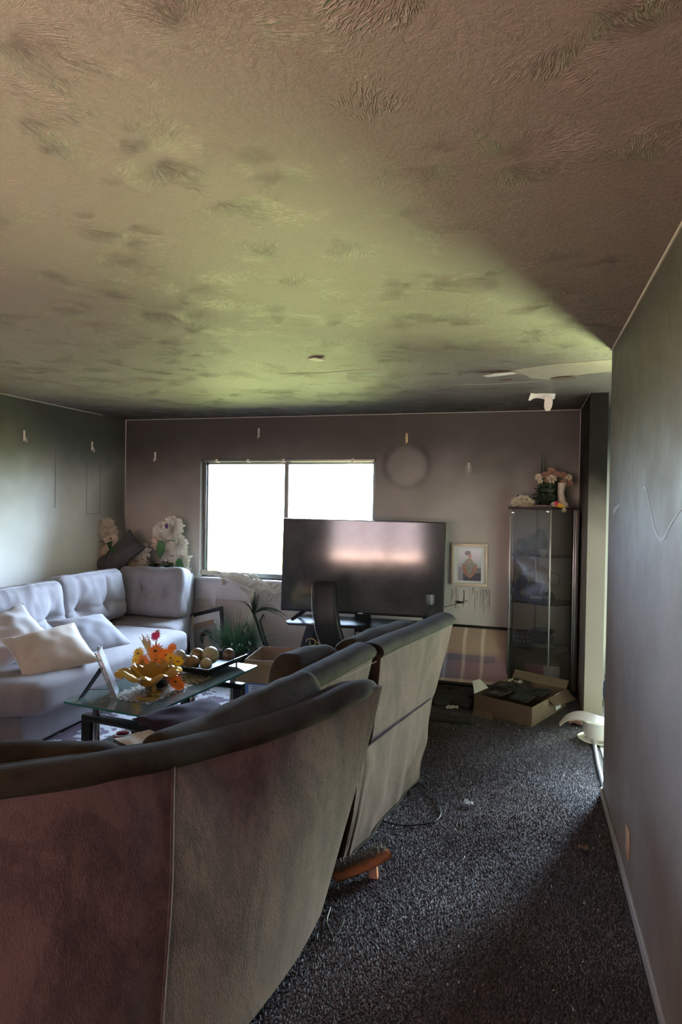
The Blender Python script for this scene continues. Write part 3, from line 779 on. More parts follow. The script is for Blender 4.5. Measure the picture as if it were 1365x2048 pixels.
# local -y faces front. along left wall the front faces +x -> rotate +90deg
obj('back_cushion', tuftc(.80, .46, .27, Mxf((-3.68, 4.0, .69), rd(90), rd(-10)), 1, [(.20, -.06), (-.18, -.06)]), M_grey, G)
obj('back_cushion', tuftc(.84, .46, .27, Mxf((-3.72, 4.83, .705), rd(88), rd(-10)), 2, [(.12, -.07), (-.22, -.07)]), M_grey, G)
obj('back_cushion', tuftc(.80, .44, .27, Mxf((-3.66, 3.17, .65), rd(90), rd(-10)), 3, [(.2, -.06), (-.18, -.06)]), M_grey, G)
obj('back_cushion', tuftc(.71, .47, .24, Mxf((-3.455, 5.48, .70), rd(1), rd(-12)), 4, [(-.09, .0), (.16, -.0)], top_pull=.01), M_grey, G)
# piping on the long cushions
def edge_piping(w, h, t, M, name='piping'):
    pts = []
    for k in range(41):
        u = -1+2*k/40; pts.append(M @ V((u*w/2*.93, -t/2+.035, h/2-.012-.02*abs(u)**6)))
    return obj(name, tube(B(), pts, .004, 6), M_piping, G)
edge_piping(.80, .46, .27, Mxf((-3.68, 4.0, .69), rd(90), rd(-10))); edge_piping(.84, .46, .27, Mxf((-3.72, 4.83, .705), rd(88), rd(-10)))
for z in (.03,):
    for x, y in ((-3.05, 3.5), (-3.05, 4.95), (-3.95, 3.3), (-3.95, 5.9)): obj('foot', bx(x-.03, x+.03, y-.03, y+.03, .0, .04, .004), M_black, G)

def pillow(w, h, t, M, seed, N_=26, wr=.010, pinch=.09):
    bm = B(); g = {}
    for s in (1, -1):
        for i in range(N_+1):
            for j in range(N_+1):
                u, v = -1+2*i/N_, -1+2*j/N_
                if s == -1 and (i in (0, N_) or j in (0, N_)): g[(s, i, j)] = g[(1, i, j)]; continue
                e = (max(0, 1-abs(u)**2.4)**.55)*(max(0, 1-abs(v)**2.4)**.55)
                x = u*w/2*(1-pinch*(1-v*v)*abs(u)); y = v*h/2*(1-pinch*(1-u*u)*abs(v))
                z = s*t/2*e+wr*nz((x*8, y*8, s), 1.3, seed)*(.3+e)+wr*.6*nz((x*24, y*24, s), 1, seed)*(1-e)
                g[(s, i, j)] = bm.verts.new(M @ V((x, y, z)))
    for s in (1, -1):
        for i in range(N_):
            for j in range(N_):
                q = [g[(s, i, j)], g[(s, i+1, j)], g[(s, i+1, j+1)], g[(s, i, j+1)]]
                try: bm.faces.new(q if s == 1 else q[::-1])
                except ValueError: pass
    edge = []
    for i in range(N_): edge.append((i, 0))
    for j in range(N_): edge.append((N_, j))
    for i in range(N_, 0, -1): edge.append((i, N_))
    for j in range(N_, 0, -1): edge.append((0, j))
    pts = [g[(1, i, j)].co.copy() for i, j in edge]; pts.append(pts[0])
    return bm, pts
def throw(name, label, w, h, t, M, seed, mat, pip=None, **k):
    c = M.translation; r = empty(name, (c.x, c.y, c.z)); tag(r, label, 'pillow')
    bm, pts = pillow(w, h, t, M, seed, **k); obj('cover', bm, mat, r, sharp=70)
    if pip: obj('piping', tube(B(), pts, .0045, 6), pip, r)
    return r
PI_ = pi
Mf = lambda loc, ex, ey: Matrix(((ex[0], ey[0], V(ex).cross(V(ey))[0], loc[0]), (ex[1], ey[1], V(ex).cross(V(ey))[1], loc[1]), (ex[2], ey[2], V(ex).cross(V(ey))[2], loc[2]), (0, 0, 0, 1)))
def basis(loc, ex, ey):
    ex = V(ex).normalized(); ey = V(ey); ey = (ey-ex*ey.dot(ex)).normalized(); return Mf(loc, ex, ey)
throw('throw_pillow', 'beige throw pillow with pale piping lying at the front of the grey seat', .50, .42, .15, basis((-3.05, 3.62, .565), (.42, .80, .10), (-.72, .42, .52)), 3, M_beige, M_white)
throw('throw_pillow', 'grey throw pillow lying farthest right of the three on the grey seat', .50, .44, .15, basis((-3.16, 4.18, .56), (.25, .95, -.02), (-.85, .2, .48)), 8, M_greyd, None)
throw('throw_pillow', 'pale ruffled throw pillow leaning behind the beige pillow', .52, .42, .14, basis((-3.40, 3.60, .63), (.25, .92, .26), (-.78, .05, .62)), 15, M_ruff, M_white, wr=.02)
throw('throw_pillow', 'dark grey pillow propped in the sofa corner beneath the walls', .50, .30, .12, basis((-3.93, 5.62, 1.02), (.55, .30, .62), (-.6, .3, .62)), 21, velour('charcoal_cloth', (.10, .09, .095), (.06, .055, .06), .2), M_blackm)

# ------------------------------------------------------------------ flowers
def peony(c, r, nrm, mat, seed, layers=5, per=9, curl=.55, name='flower', parent=None, jag=.12):
    """mum-like head: curled petals pointing out all over a half ball"""
    bm = B(); rr = random.Random(seed); nrm = V(nrm).normalized(); a = nrm.orthogonal().normalized(); b = nrm.cross(a); c = V(c)-nrm*r*.35
    n = layers*per*2
    for i in range(n):
        zz = 1-1.25*(i+.5)/n; th = i*2.39996+rr.uniform(-.25, .25); q = sqrt(max(0, 1-zz*zz)); side = a*cos(th)+b*sin(th)
        d = (side*q+nrm*zz).normalized(); s_ = nrm.cross(side); L = r*rr.uniform(.85, 1.1)*(.92 if zz > .6 else 1.); w = r*rr.uniform(.26, .38)*(.7+.5*q)
        out = (side*.9-nrm*.35); rows = []
        for k in range(4):
            t = k/3; p = c+d*L*(.30+.70*t)+out*(L*.22*t*t)+nrm*(.05*r*rr.uniform(-1, 1)); ww = w*(.35, .95, 1.0, .45)[k]; cup = (d.cross(s_))*(.22*w)
            rows.append([bm.verts.new(p-s_*ww*.5+cup), bm.verts.new(p), bm.verts.new(p+s_*ww*.5+cup)])
        for k in range(3):
            for e in range(2): bm.faces.new((rows[k][e], rows[k][e+1], rows[k+1][e+1], rows[k+1][e]))
    for f in bm.faces: f.smooth = False
    me = bpy.data.meshes.new(name); bm.to_mesh(me); bm.free(); return link(name, me, mat, parent)
def daisy(c, r, nrm, mat, seed, n=14, parent=None, name='flower', cm=None):
    bm = B(); rr = random.Random(seed); nrm = V(nrm).normalized(); a = nrm.orthogonal().normalized(); b = nrm.cross(a); c = V(c)
    for L in range(2):
        for i in range(n):
            th = 2*pi*(i+.5*L+rr.random()*.3)/n; d = a*cos(th)+b*sin(th); s = nrm.cross(d); w = r*.15; rad = r*(1-.2*L)*(.9+.2*rr.random())
            v = [c-s*w*.3+nrm*.01*L, c+s*w*.3+nrm*.01*L, c+d*rad*.55+s*w*.6+nrm*(.12*r+.08*r*L), c+d*rad+nrm*(.02*r), c+d*rad*.55-s*w*.6+nrm*(.12*r+.08*r*L)]
            bm.faces.new([bm.verts.new(x) for x in v])
    o = obj(name, bm, mat, parent, sharp=None)
    if cm: obj('flower_centre', sphere(B(), c+nrm*.1*r, r*.22, 6, (1, 1, .6)), cm, o)
    return o
def leaf(p, d, l, w, mat, parent, up=(0, 0, 1), name='leaf', n=6, droop=.3):
    bm = B(); d = V(d).normalized(); s = d.cross(V(up)); s = s.normalized() if s.length > .05 else V((1, 0, 0)); u2 = s.cross(d); rows = []
    for q in range(n+1):
        t = q/n; ww = w*sin(pi*min(.97, .06+t*.92))**.8; c = V(p)+d*l*t-V((0, 0, 1))*droop*l*t*t
        rows.append([bm.verts.new(c-s*ww/2+u2*w*.12), bm.verts.new(c), bm.verts.new(c+s*ww/2+u2*w*.12)])
    for q in range(n):
        for e in range(2): bm.faces.new((rows[q][e], rows[q][e+1], rows[q+1][e+1], rows[q+1][e]))
    return obj(name, bm, mat, parent, sharp=None)
def stem(pts, r, mat, parent): return obj('stem', tube(B(), catmull(pts, 5), r, 6), mat, parent)
# tall white bunch beside the window, standing behind the sofa back
F = empty('white_flower_bunch', (-3.47, 5.86, .82)); tag(F, 'tall bunch of large white artificial flowers with green leaves beside the window', 'flowers')
for i, (dx, dz, r, m_) in enumerate([(.06, .47, .105, M_pw), (-.075, .44, .08, M_pw), (-.10, .33, .085, M_pp), (.115, .30, .095, M_pw), (.02, .24, .10, M_pw), (.12, .14, .11, M_pw), (.16, .03, .09, M_pw), (-.03, .38, .06, M_pw)]):
    peony((-3.50+dx, 5.78+.02*(i % 3), .86+dz-.02), r, (dx*1.2+.1, -1, .25), m_, 10+i, parent=F)
for p, d, l, w in [((-3.50, 5.70, 1.18), (.1, -.3, -1), .14, .085), ((-3.44, 5.72, 1.17), (.8, -.3, .3), .12, .07), ((-3.52, 5.70, 1.16), (-.5, -.3, .8), .10, .04), ((-3.33, 5.74, 1.0), (.3, -.3, -.8), .13, .08), ((-3.55, 5.78, .95), (.6, -.2, .1), .18, .10), ((-3.6, 5.78, .93), (-.2, -.5, -.1), .16, .10), ((-3.42, 5.76, .93), (-.3, -.5, -.2), .18, .12), ((-3.50, 5.76, .90), (.3, -.6, .1), .2, .13), ((-3.6, 5.76, .9), (.5, -.3, .35), .2, .1)]:
    leaf(p, d, l, w, M_green, F)
for dx, dz in ((.05, .44), (-.07, .42), (.11, .28), (.1, .12)): stem([(-3.48, 5.86, .822), (-3.48+dx*.4, 5.84, .86+dz*.4), (-3.50+dx, 5.80, .84+dz)], .005, M_green, F)
obj('bud_centre', sphere(B(), (-3.42, 5.66, 1.33), .02, 6, (1, .6, 1.4)), M_pv, F)
F = empty('white_flower_spray', (-3.85, 5.85, .84)); tag(F, 'lower spray of cream white artificial flowers left of the tall bunch', 'flowers')
for i, (x, z, r, m_) in enumerate([(-3.86, 1.06, .085, M_pw), (-3.76, 1.055, .085, M_pw), (-3.81, .985, .10, M_pp), (-3.92, .99, .06, M_pw), (-3.97, .915, .06, M_pc), (-3.74, .93, .06, M_pw)]):
    peony((x, 5.72, z), r, (.1, -1, .3), m_, 30+i, parent=F)
for p, d, l, w in [((-3.93, 5.68, .93), (-.5, -.4, .1), .1, .05), ((-3.9, 5.68, .95), (.3, -.5, -.5), .1, .05), ((-3.68, 5.72, .95), (.8, -.2, .3), .12, .06)]: leaf(p, d, l, w, M_green, F)
stem([(-3.85, 5.85, .842), (-3.84, 5.8, .9), (-3.83, 5.74, .98)], .005, M_green, F)
F = empty('leaning_flower_stem', (-4.07, 5.40, .85)); tag(F, 'single dry cream flower stem leaning against the left wall above the sofa', 'flowers')
for i, (x, y, z, r, m_) in enumerate([(-4.08, 5.62, 1.31, .075, M_pc), (-4.055, 5.62, 1.25, .075, M_pc), (-4.03, 5.62, 1.19, .06, M_pp), (-4.05, 5.60, 1.06, .06, M_pp), (-3.98, 5.62, 1.04, .05, M_pw)]): peony((x, y, z), r, (.6, -1, .2), m_, 50+i, parent=F, layers=4)
for d, l in (((.7, -.4, .6), .13), ((-.5, -.4, .5), .12), ((.8, -.3, -.4), .12)): leaf((-4.03, 5.58, 1.12), d, l, .06, M_green, F)
stem([(-4.06, 5.40, .85), (-4.0, 5.47, .97), (-4.0, 5.57, 1.10), (-4.03, 5.62, 1.2)], .006, M_stem, F)

# ------------------------------------------------------------------ coffee table
T = empty('glass_coffee_table', (-2.12, 3.55, 0)); tag(T, 'two-tier glass coffee table with black legs and chrome tubes', 'table')
TA = [(-2.481, 3.036), (-1.905, 2.963), (-1.765, 4.13), (-2.34, 4.20)]
def slab(pts, z0, z1): return loft(B(), [[V((x, y, z)) for x, y in pts] for z in (z0, z1)])
def rnd(pts, r, n=5):
    out = []; m = len(pts)
    for i in range(m):
        p = V((*pts[i], 0)); a = (V((*pts[i-1], 0))-p).normalized(); b = (V((*pts[(i+1) % m], 0))-p).normalized()
        for k in range(n+1):
            t = k/n; q = (p+a*r)*(1-t)**2+p*2*t*(1-t)+(p+b*r)*t*t; out.append((q.x, q.y))
    return out
TP = rnd(TA, .025)
obj('glass_top', slab(TP, .438, .45), M_tglass, T, smooth=False)
def rim(pts, z0, z1, ins=.0015):
    bm = B(); o_ = [V((x, y, 0)) for x, y in pts]; n = len(o_)
    a = [bm.verts.new((p.x, p.y, z0)) for p in o_]; b = [bm.verts.new((p.x, p.y, z1)) for p in o_]
    c = sum(o_, V())/n
    a2 = [bm.verts.new(V((p.x, p.y, z0))+(p-c).normalized()*ins) for p in o_]; b2 = [bm.verts.new(V((p.x, p.y, z1))+(p-c).normalized()*ins) for p in o_]
    for i in range(n):
        j = (i+1) % n
        bm.faces.new((a2[i], a2[j], b2[j], b2[i])); bm.faces.new((a[i], b[i], b[j], a[j])); bm.faces.new((b[i], b2[i], b2[j], b[j])); bm.faces.new((a[i], a[j], a2[j], a2[i]))
    return bm
obj('top_edge', rim(TP, .438, .45), M_edge, T, smooth=False)
ux = V((.992, -.125, 0)).normalized(); uy = V((.12, .993, 0)).normalized(); o0 = V((-2.481, 3.036, 0))
def tp(a, b, z=0): return o0+ux*a+uy*b+V((0, 0, z))
def tbox(a0, a1, b0, b1, z0, z1, bev=.003):
    c = tp((a0+a1)/2, (b0+b1)/2, (z0+z1)/2); M = Matrix.Translation(c) @ Matrix.Rotation(atan2(ux.y, ux.x), 4, 'Z')
    return bx(-(a1-a0)/2, (a1-a0)/2, -(b1-b0)/2, (b1-b0)/2, -(z1-z0)/2, (z1-z0)/2, bev=bev, M=M)
SH = rnd([tuple(tp(.06, .12)[:2]), tuple(tp(.52, .12)[:2]), tuple(tp(.52, 1.08)[:2]), tuple(tp(.06, 1.08)[:2])], .02)
obj('lower_shelf', slab(SH, .150, .158), glass('frosted_shelf', (.5, .6, .62), .12, 1.5, .12), T, smooth=False)
for b0 in (.10, 1.02):
    obj('crossbar', tbox(.04, .54, b0, b0+.055, .315, .35), M_black, T)
    for a0 in (.04, .475):
        obj('leg', tbox(a0, a0+.065, b0, b0+.055, 0, .315), M_black, T)
        a1 = a0+.085 if a0 < .2 else a0-.02
        c = tp(a1, b0+.028); cyl = lathe(B(), [(0, .158), (.021, .158), (.021, .436), (0, .436)], 18, (c.x, c.y, 0)); obj('chrome_tube', cyl, M_chrome, T)
        obj('tube_foot', lathe(B(), [(0, .1585), (.03, .1585), (.03, .166), (.021, .17), (0, .17)], 18, (c.x, c.y, 0)), M_chrome, T)

# ruffled amber compote
cx, cy = -2.06, 3.235
K = empty('amber_compote', (cx, cy, .451)); tag(K, 'ruffled amber glass compote on a stem at the near end of the coffee table', 'bowl')
def ruf(p, a, r, z):
    k = max(0, (r-.07)/.11); rr_ = 1+.07*k*cos(11*a)
    return V((p.x*rr_, p.y*rr_, p.z+k*.014*sin(10*a+.6)+k*.006*cos(3*a)))
prof = [(0, .072), (.02, .074), (.045, .090), (.075, .118), (.10, .142), (.125, .156), (.15, .160), (.172, .154), (.178, .150), (.172, .147), (.15, .153), (.125, .149), (.10, .135), (.075, .110), (.045, .080), (.02, .066), (0, .064)]
obj('bowl', lathe(B(), prof, 160, (cx, cy, .451), ruf), M_amber, K)
obj('stem', lathe(B(), [(0, .008), (.02, .010), (.011, .02), (.013, .03), (.022, .04), (.014, .05), (.02, .058), (.012, .066), (0, .066)], 20, (cx, cy, .451)), M_clear, K)
obj('foot', lathe(B(), [(0, 0), (.062, 0), (.064, .004), (.03, .009), (0, .012)], 36, (cx, cy, .451)), M_amber, K)
# scalloped inner bowl
def scal(p, a, r, z):
    k = max(0, (r-.04)/.06); return V((p.x*(1+.16*k*abs(cos(3.5*a))), p.y*(1+.16*k*abs(cos(3.5*a))), p.z+k*.025*abs(cos(3.5*a))))
cc = (-2.09, 3.34)
K2 = empty('scalloped_glass_dish', (cc[0], cc[1], .451)); tag(K2, 'scalloped amber glass dish just behind the compote', 'dish')
obj('dish', lathe(B(), [(0, .07), (.03, .075), (.06, .10), (.09, .15), (.10, .155), (.094, .147), (.062, .092), (.03, .067), (0, .06)], 140, (cc[0], cc[1], .451), scal), M_amber, K2)
obj('foot', lathe(B(), [(0, 0), (.05, 0), (.05, .006), (.015, .012), (.012, .055), (.03, .066), (0, .066)], 28, (cc[0], cc[1], .451)), M_amber, K2)

# lace runner
def lacefn(p): return p
bm = B(); NX, NY = 30, 44; g = {}
for i in range(NX+1):
    for j in range(NY+1):
        a, b = i/NX, j/NY; ed = min(a, 1-a, b, 1-b)
        p = tp(.17+.30*a+.008*sin(b*70), .16+.62*b+.008*sin(a*50), .4515+.0015*abs(nz((a*9, b*12, 0), 2)))
        g[i, j] = bm.verts.new(p)
for i in range(NX):
    for j in range(NY):
        if (i+j) % 2 and rng.random() < .30: continue
        bm.faces.new((g[i, j], g[i+1, j], g[i+1, j+1], g[i, j+1]))
tag(obj('lace_runner', bm, simple('old_lace', (.42, .38, .32), .9, var=.3, vs_=40), loc=(-2.1, 3.5, .451)), 'brown lace runner under the bowls on the coffee table', 'table runner')

# flower arrangement in a dark bowl
fc = V((-2.135, 3.47, .453))
A = empty('flower_arrangement', fc); tag(A, 'orange, yellow and magenta flower arrangement in a dark bowl on the coffee table', 'flowers')
obj('bowl', lathe(B(), [(0, 0), (.05, 0), (.06, .01), (.10, .05), (.115, .065), (.11, .066), (.09, .05), (.04, .015), (0, .012)], 32, tuple(fc)), M_black, A)
fl_ = [(-.13, -.02, .17, .042, M_py), (-.155, -.0, .125, .040, M_py), (-.14, -.03, .08, .040, M_py), (-.165, -.02, .055, .035, M_py), (.0, -.04, .20, .048, M_po), (-.06, -.08, .145, .040, M_po), (.05, .0, .17, .045, M_po), (.09, -.02, .16, .036, M_py),
       (.11, .03, .13, .036, M_py), (.02, -.07, .155, .035, M_po), (.115, -.06, .075, .046, M_po), (.14, -.05, .03, .042, M_po), (.15, -.02, .0, .036, M_po), (-.045, .03, .275, .034, M_pm), (.07, .03, .21, .03, M_po), (.0, .04, .16, .04, M_py)]
for i, (dx, dy, dz, r, m_) in enumerate(fl_):
    c = fc+V((dx, dy, dz+.02)); daisy(c, r*1.22, (dx*2+.15, -.9, .45), m_, 70+i, parent=A, cm=M_dwood if m_ != M_pm else M_pm)
    if dz > .12: stem([fc+V((0, 0, .03)), fc+V((dx*.5, dy*.5, dz*.6)), c-V((0, -.005, .004))], .0025, M_green, A)
for i in range(16):
    a = rng.random()*6.3; leaf(fc+V((cos(a)*.04, sin(a)*.03, .06+.06*rng.random())), (cos(a), sin(a)-.3, .5), .09, .035, M_green, A)
bm = B()
for i in range(26):
    a = rng.uniform(-.5, .5); l = rng.uniform(.12, .19); b0 = fc+V((-.06, .02, .12)); e = b0+V((-.35+a*.4, .05*a, 1)).normalized()*l
    tube(bm, [b0, b0.lerp(e, .5)+V((0, 0, .004)), e], .0012, 4)
    for k in range(4): tube(bm, [b0.lerp(e, .7+.08*k), b0.lerp(e, .76+.08*k)+V((rng.uniform(-.012, .012), 0, .012))], .0022, 4)
tag(obj('dried_grass', bm, M_straw, A), kind='stuff')
# butterfly-like straw top
leaf(fc+V((-.045, .03, .31)), (-.6, -.2, .5), .05, .02, M_straw, A); leaf(fc+V((-.04, .03, .31)), (.4, -.2, .7), .05, .02, M_straw, A)

# wire tray with decorative balls
tcn = V((-2.035, 3.93, .451)); TR = empty('wire_tray', tcn); tag(TR, 'black wire-edged rectangular tray of decorative balls on the coffee table', 'tray')
def trp(a, b, z): return tcn+ux*a+uy*b+V((0, 0, z))
def rect(bm, hw, hl, z, r=.004): tube(bm, [trp(-hw, -hl, z), trp(hw, -hl, z), trp(hw, hl, z), trp(-hw, hl, z), trp(-hw, -hl, z)], r, 6)
bm = B(); rect(bm, .150, .235, .062, .006); obj('rim', bm, M_black, TR)
rings = [[trp(a*.105, b*.185, z) for a, b in ((-1, -1), (1, -1), (1, 1), (-1, 1))] for z in (.016, .02)]
rings += [[trp(a*.145, b*.228, .06) for a, b in ((-1, -1), (1, -1), (1, 1), (-1, 1))]]
bm = B(); loft(bm, rings[:2]); obj('tray_base', bm, M_blackm, TR, smooth=False)
bm = B()
for (p, q) in (((-1, -1), (1, -1)), ((1, -1), (1, 1)), ((1, 1), (-1, 1)), ((-1, 1), (-1, -1))):
    for k in range(14):
        s = k/13; a = p[0]+(q[0]-p[0])*s; b = p[1]+(q[1]-p[1])*s
        tube(bm, [trp(a*.105, b*.185, .018), trp(a*.13+.006*sin(k*2), b*.21, .04), trp(a*.150, b*.235, .062)], .0028, 5)
tag(obj('scrollwork', bm, M_black, TR), kind='stuff')
bm = B(); loft(bm, [[trp(a*.107, b*.187, .017) for a, b in ((-1, -1), (1, -1), (1, 1), (-1, 1))], [trp(a*.146, b*.231, .06) for a, b in ((-1, -1), (1, -1), (1, 1), (-1, 1))]], cap=False)
obj('tray_wall', bm, M_blackm, TR, smooth=False)
for a, b in ((-.1, -.18), (.1, -.18), (.1, .18), (-.1, .18)): obj('foot', lathe(B(), [(0, 0), (.008, 0), (.007, .018), (0, .018)], 10, tuple(trp(a, b, 0))), M_black, TR)
balls = [(.01, -.005, .095, .052, 1, 'largest olive marbled ball near the middle of the tray'), (-.085, -.02, .085, .046, 0, 'large brown ball at the left of the tray'), (.075, .12, .080, .038, 2, 'dark brown ball at the far right of the tray'),
         (.045, -.105, .062, .036, 3, 'small tan ball at the front corner of the tray'), (-.04, -.135, .068, .042, 0, 'shiny brown ball near the front of the tray by the flowers'), (-.10, -.125, .070, .036, 4, 'small brown ball half hidden behind the flowers'),
         (-.06, .085, .088, .034, 4, 'grey-brown ball at the back left of the tray'), (-.125, -.16, .11, .034, 4, 'pale ball showing beside the flower heads')]
for a, b, z, r, k, lb in balls:
    r *= 1.12; c = trp(a, b, max(z, .021+r)); o = obj('decorative_ball', sphere(B(), c, r, 18), M_st[k], loc=c); tag(o, lb, 'ball', 'decorative balls in the tray')

# silver beaded picture frame seen edge-on, with easel leg
E_ = empty('beaded_picture_frame', (-2.29, 3.13, .451)); tag(E_, 'silver beaded picture frame standing turned away at the near table end', 'picture frame')
p0 = V((-2.262, 3.215, .456)); p1 = V((-2.372, 3.20, .71)); wd = V((.04, -.20, .0)).normalized()*.17; wd = V((-.095, .150, 0))
nn = (p1-p0).cross(wd).normalized()
def quadslab(a, b, c, d, t):
    bm = B(); n = (V(b)-V(a)).cross(V(d)-V(a)).normalized()*t
    return loft(bm, [[V(a), V(b), V(c), V(d)], [V(a)+n, V(b)+n, V(c)+n, V(d)+n]])
obj('frame', quadslab(p0-wd*.5, p0+wd*.5, p1+wd*.5, p1-wd*.5, .014), M_silver, E_, smooth=False)
bm = B()
for k in range(24):
    p = p0.lerp(p1, k/23)
    for sgn in (-.5, .5): sphere(bm, p+wd*sgn+nn*.008, .0062, 5)
tag(obj('beading', bm, M_silver, E_), kind='stuff')
obj('easel_leg', quadslab(p0.lerp(p1, .62)+V((-.012, -.03, 0)), p0.lerp(p1, .62)+V((-.012, .03, 0)), V((-2.415, 3.135, .452)), V((-2.415, 3.09, .452)), .004), M_blackm, E_, smooth=False)
obj('strut', tube(B(), [p0.lerp(p1, .12)+V((-.01, 0, 0)), V((-2.395, 3.12, .50))], .0018, 5), M_blackm, E_)

# on the lower shelf and the seat beside it
rgc = (-2.32, 3.37, .165)
o = obj('plastic_ring', tube(B(), [(rgc[0]+.045*cos(a/24*2*pi), rgc[1]+.045*sin(a/24*2*pi), rgc[2]) for a in range(25)], .007, 8), M_red, loc=rgc); tag(o, 'red and white plastic ring on the lower shelf of the coffee table', 'ring')
M_ring2 = obj('white_band', tube(B(), [(rgc[0]+.045*cos(a/24*2*pi), rgc[1]+.045*sin(a/24*2*pi), rgc[2]+.005) for a in range(25)], .0055, 8), M_white, o)
throw('throw_pillow', 'dark plum satin pillow on the brown sofa seat edge by the coffee table', .46, .40, .10, basis((-1.56, 2.86, .49), (.45, .88, .02), (-.88, .45, .14)), 31, M_purple)
throw('throw_pillow', 'white pillow under the dark plum pillow on the brown sofa seat', .42, .36, .06, basis((-1.58, 2.70, .455), (.45, .88, .0), (-.88, .45, .05)), 35, M_white)

# ------------------------------------------------------------------ things along the back wall
# framed portrait leaning with cardboard piece and clothespin
def pane_frame(name, label, cat, c, w, h, M, fw, ft, fmat, parts, group=None):
    r = empty(name, c); tag(r, label, cat, group)
    bm = B()
    box(bm, -w/2, w/2, -ft, 0, h-fw, h, .002, M=M); box(bm, -w/2, w/2, -ft, 0, 0, fw, .002, M=M)
    box(bm, -w/2, -w/2+fw, -ft, 0, fw, h-fw, .002, M=M); box(bm, w/2-fw, w/2, -ft, 0, fw, h-fw, .002, M=M)
    obj('frame', bm, fmat, r); obj('backing_board', box(B(), -w/2+.004, w/2-.004, -.004, -.001, .004, h-.004, M=M), M_card, r)
    return r
def skin(c=1.): return (.34*c, .17*c, .11*c)
def p1col(u, v):   # smiling woman with dark up-done hair
    x, y = (u-.50)/.5, (v-.5)/.5
    if v < .04: return (.1, .08, .07)
    e = ((x-.10)/.30)**2+((y+.08)/.46)**2
    if e < 1:
        if (abs(x+.02) < .06 or abs(x-.24) < .06) and abs(y-.06) < .035: return (.05, .03, .03)
        if (abs(x+.02) < .08 or abs(x-.24) < .08) and abs(y-.15) < .02: return (.07, .04, .03)
        if ((x-.10)/.12)**2+((y+.30)/.05)**2 < 1: return (.75, .6, .55) if abs(y+.29) < .02 else (.45, .10, .09)
        if abs(x-.11) < .04 and -.16 < y < -.10: return (.36, .2, .15)
        return (.62-.12*abs(x), .40-.10*abs(x), .32-.1*abs(x))
    if ((x-.06)/.52)**2+((y-.26)/.48)**2 < 1: return (.025, .018, .018)
    if y < -.45 and abs(x-.1) < .16: return (.55, .35, .28)
    if y < -.62 and abs(x-.1) < .75: return (.50, .34, .28)
    return (.30, .28, .29)
Mp = basis((-2.93, 5.62, .012), (.955, -.04, .28), (-.28, .33, .93))
# frame plane: local x right, local y up
def frame2(name, label, cat, M, w, h, fw, th, fmat, group=None, mat_=None, matw=0):
    c = M.translation; r = empty(name, c); tag(r, label, cat, group); bm = B()
    for a in ((-w/2, w/2, h-fw, h), (-w/2, w/2, 0, fw), (-w/2, -w/2+fw, fw, h-fw), (w/2-fw, w/2, fw, h-fw)): box(bm, a[0], a[1], a[2], a[3], 0, th, .002, M=M)
    obj('frame', bm, fmat, r); obj('backing_board', box(B(), -w/2+.003, w/2-.003, .003, h-.003, .0, .003, M=M), M_card, r)
    if mat_: obj('mount', box(B(), -w/2+fw, w/2-fw, fw, h-fw, .003, .005, M=M), mat_, r)
    return r
r = frame2('leaning_portrait', 'black-framed portrait of a smiling woman leaning askew below the window', 'picture', Mp, .44, .52, .035, .02, M_black, mat_=M_wpaper)
grid_print('portrait_photo', lambda u, v: Mp @ V((-.135+.27*u, .06+.31*v, .0062)), 60, 70, p1col, M_print, r)
obj('cardboard_strip', box(B(), -.135, .11, .365, .415, .0055, .009, M=Mp), M_card, r)
o = obj('clothespin', box(B(), -.135, -.115, .38, .50, .021, .034, .002, M=Mp), M_straw, loc=Mp @ V((-.12, .42, .02))); tag(o, 'wooden clothespin clipped to the leaning portrait frame', 'clothespin')
o = obj('clothespin', bx(-2.955, -2.93, BY-.075, BY-.058, .735, .80, .003), M_straw, loc=(-2.94, BY-.06, .73)); tag(o, 'wooden clip hanging from the window sill edge', 'clip')
# dark frames leaning at the right of the plant
for i, (x, y, tw, hh, lb) in enumerate([(-2.36, 5.62, .20, .44, 'dark picture frame leaning edge-on right of the grass plant'), (-2.26, 5.74, .18, .50, 'black picture frame leaning against the wall behind the other edge-on frame')]):
    Mq = basis((x, y, .01), (.30, -.95, -.05), (-.36+.1*i, -.08, .93)); r = frame2('leaning_picture', lb, 'picture frame', Mq, tw+.12, hh, .02, .02, M_black, 'frames behind the plant')
    obj('photo', box(B(), -(tw+.12)/2+.02, (tw+.12)/2-.02, .02, hh-.02, .003, .005, M=Mq), simple('dim_photo_%d' % i, (.12, .10, .13), .3), r)

# grass plant
Pn = empty('grass_plant', (-2.55, 5.45, 0)); tag(Pn, 'artificial green grass plant in a dark pot under the window', 'plant')
obj('pot', lathe(B(), [(0, 0), (.08, 0), (.10, .14), (.105, .15), (.095, .15), (.09, .13), (0, .12)], 28, (-2.55, 5.45, 0)), M_blackm, Pn)
bm = B(); rr = random.Random(11)
for i in range(420):
    a = rr.random()*2*pi; l = rr.uniform(.26, .46)*(1.0 if rr.random() > .1 else 1.2); out = rr.uniform(.25, 1.); b0 = V((-2.55+.06*cos(a), 5.45+.06*sin(a), .14))
    pts = []
    for k in range(6):
        t = k/5; ca = out*l*.9*t; zz = l*(1.15*t-.75*out*t*t*1.1); p = b0+V((cos(a)*ca*.95, sin(a)*ca*.8, zz)); p.z = max(p.z, .02); pts.append(p)
    ribbon(bm, pts, lambda t: .011*(1-t)+.0015, .0006, V((-sin(a), cos(a), 0)))
tag(obj('blades', bm, M_grass, Pn), kind='stuff')
Pn2 = empty('spiky_plant', (-2.36, 5.80, 0)); tag(Pn2, 'spiky dark dragon-tree sprig rising behind the grass plant', 'plant')
bm = B()
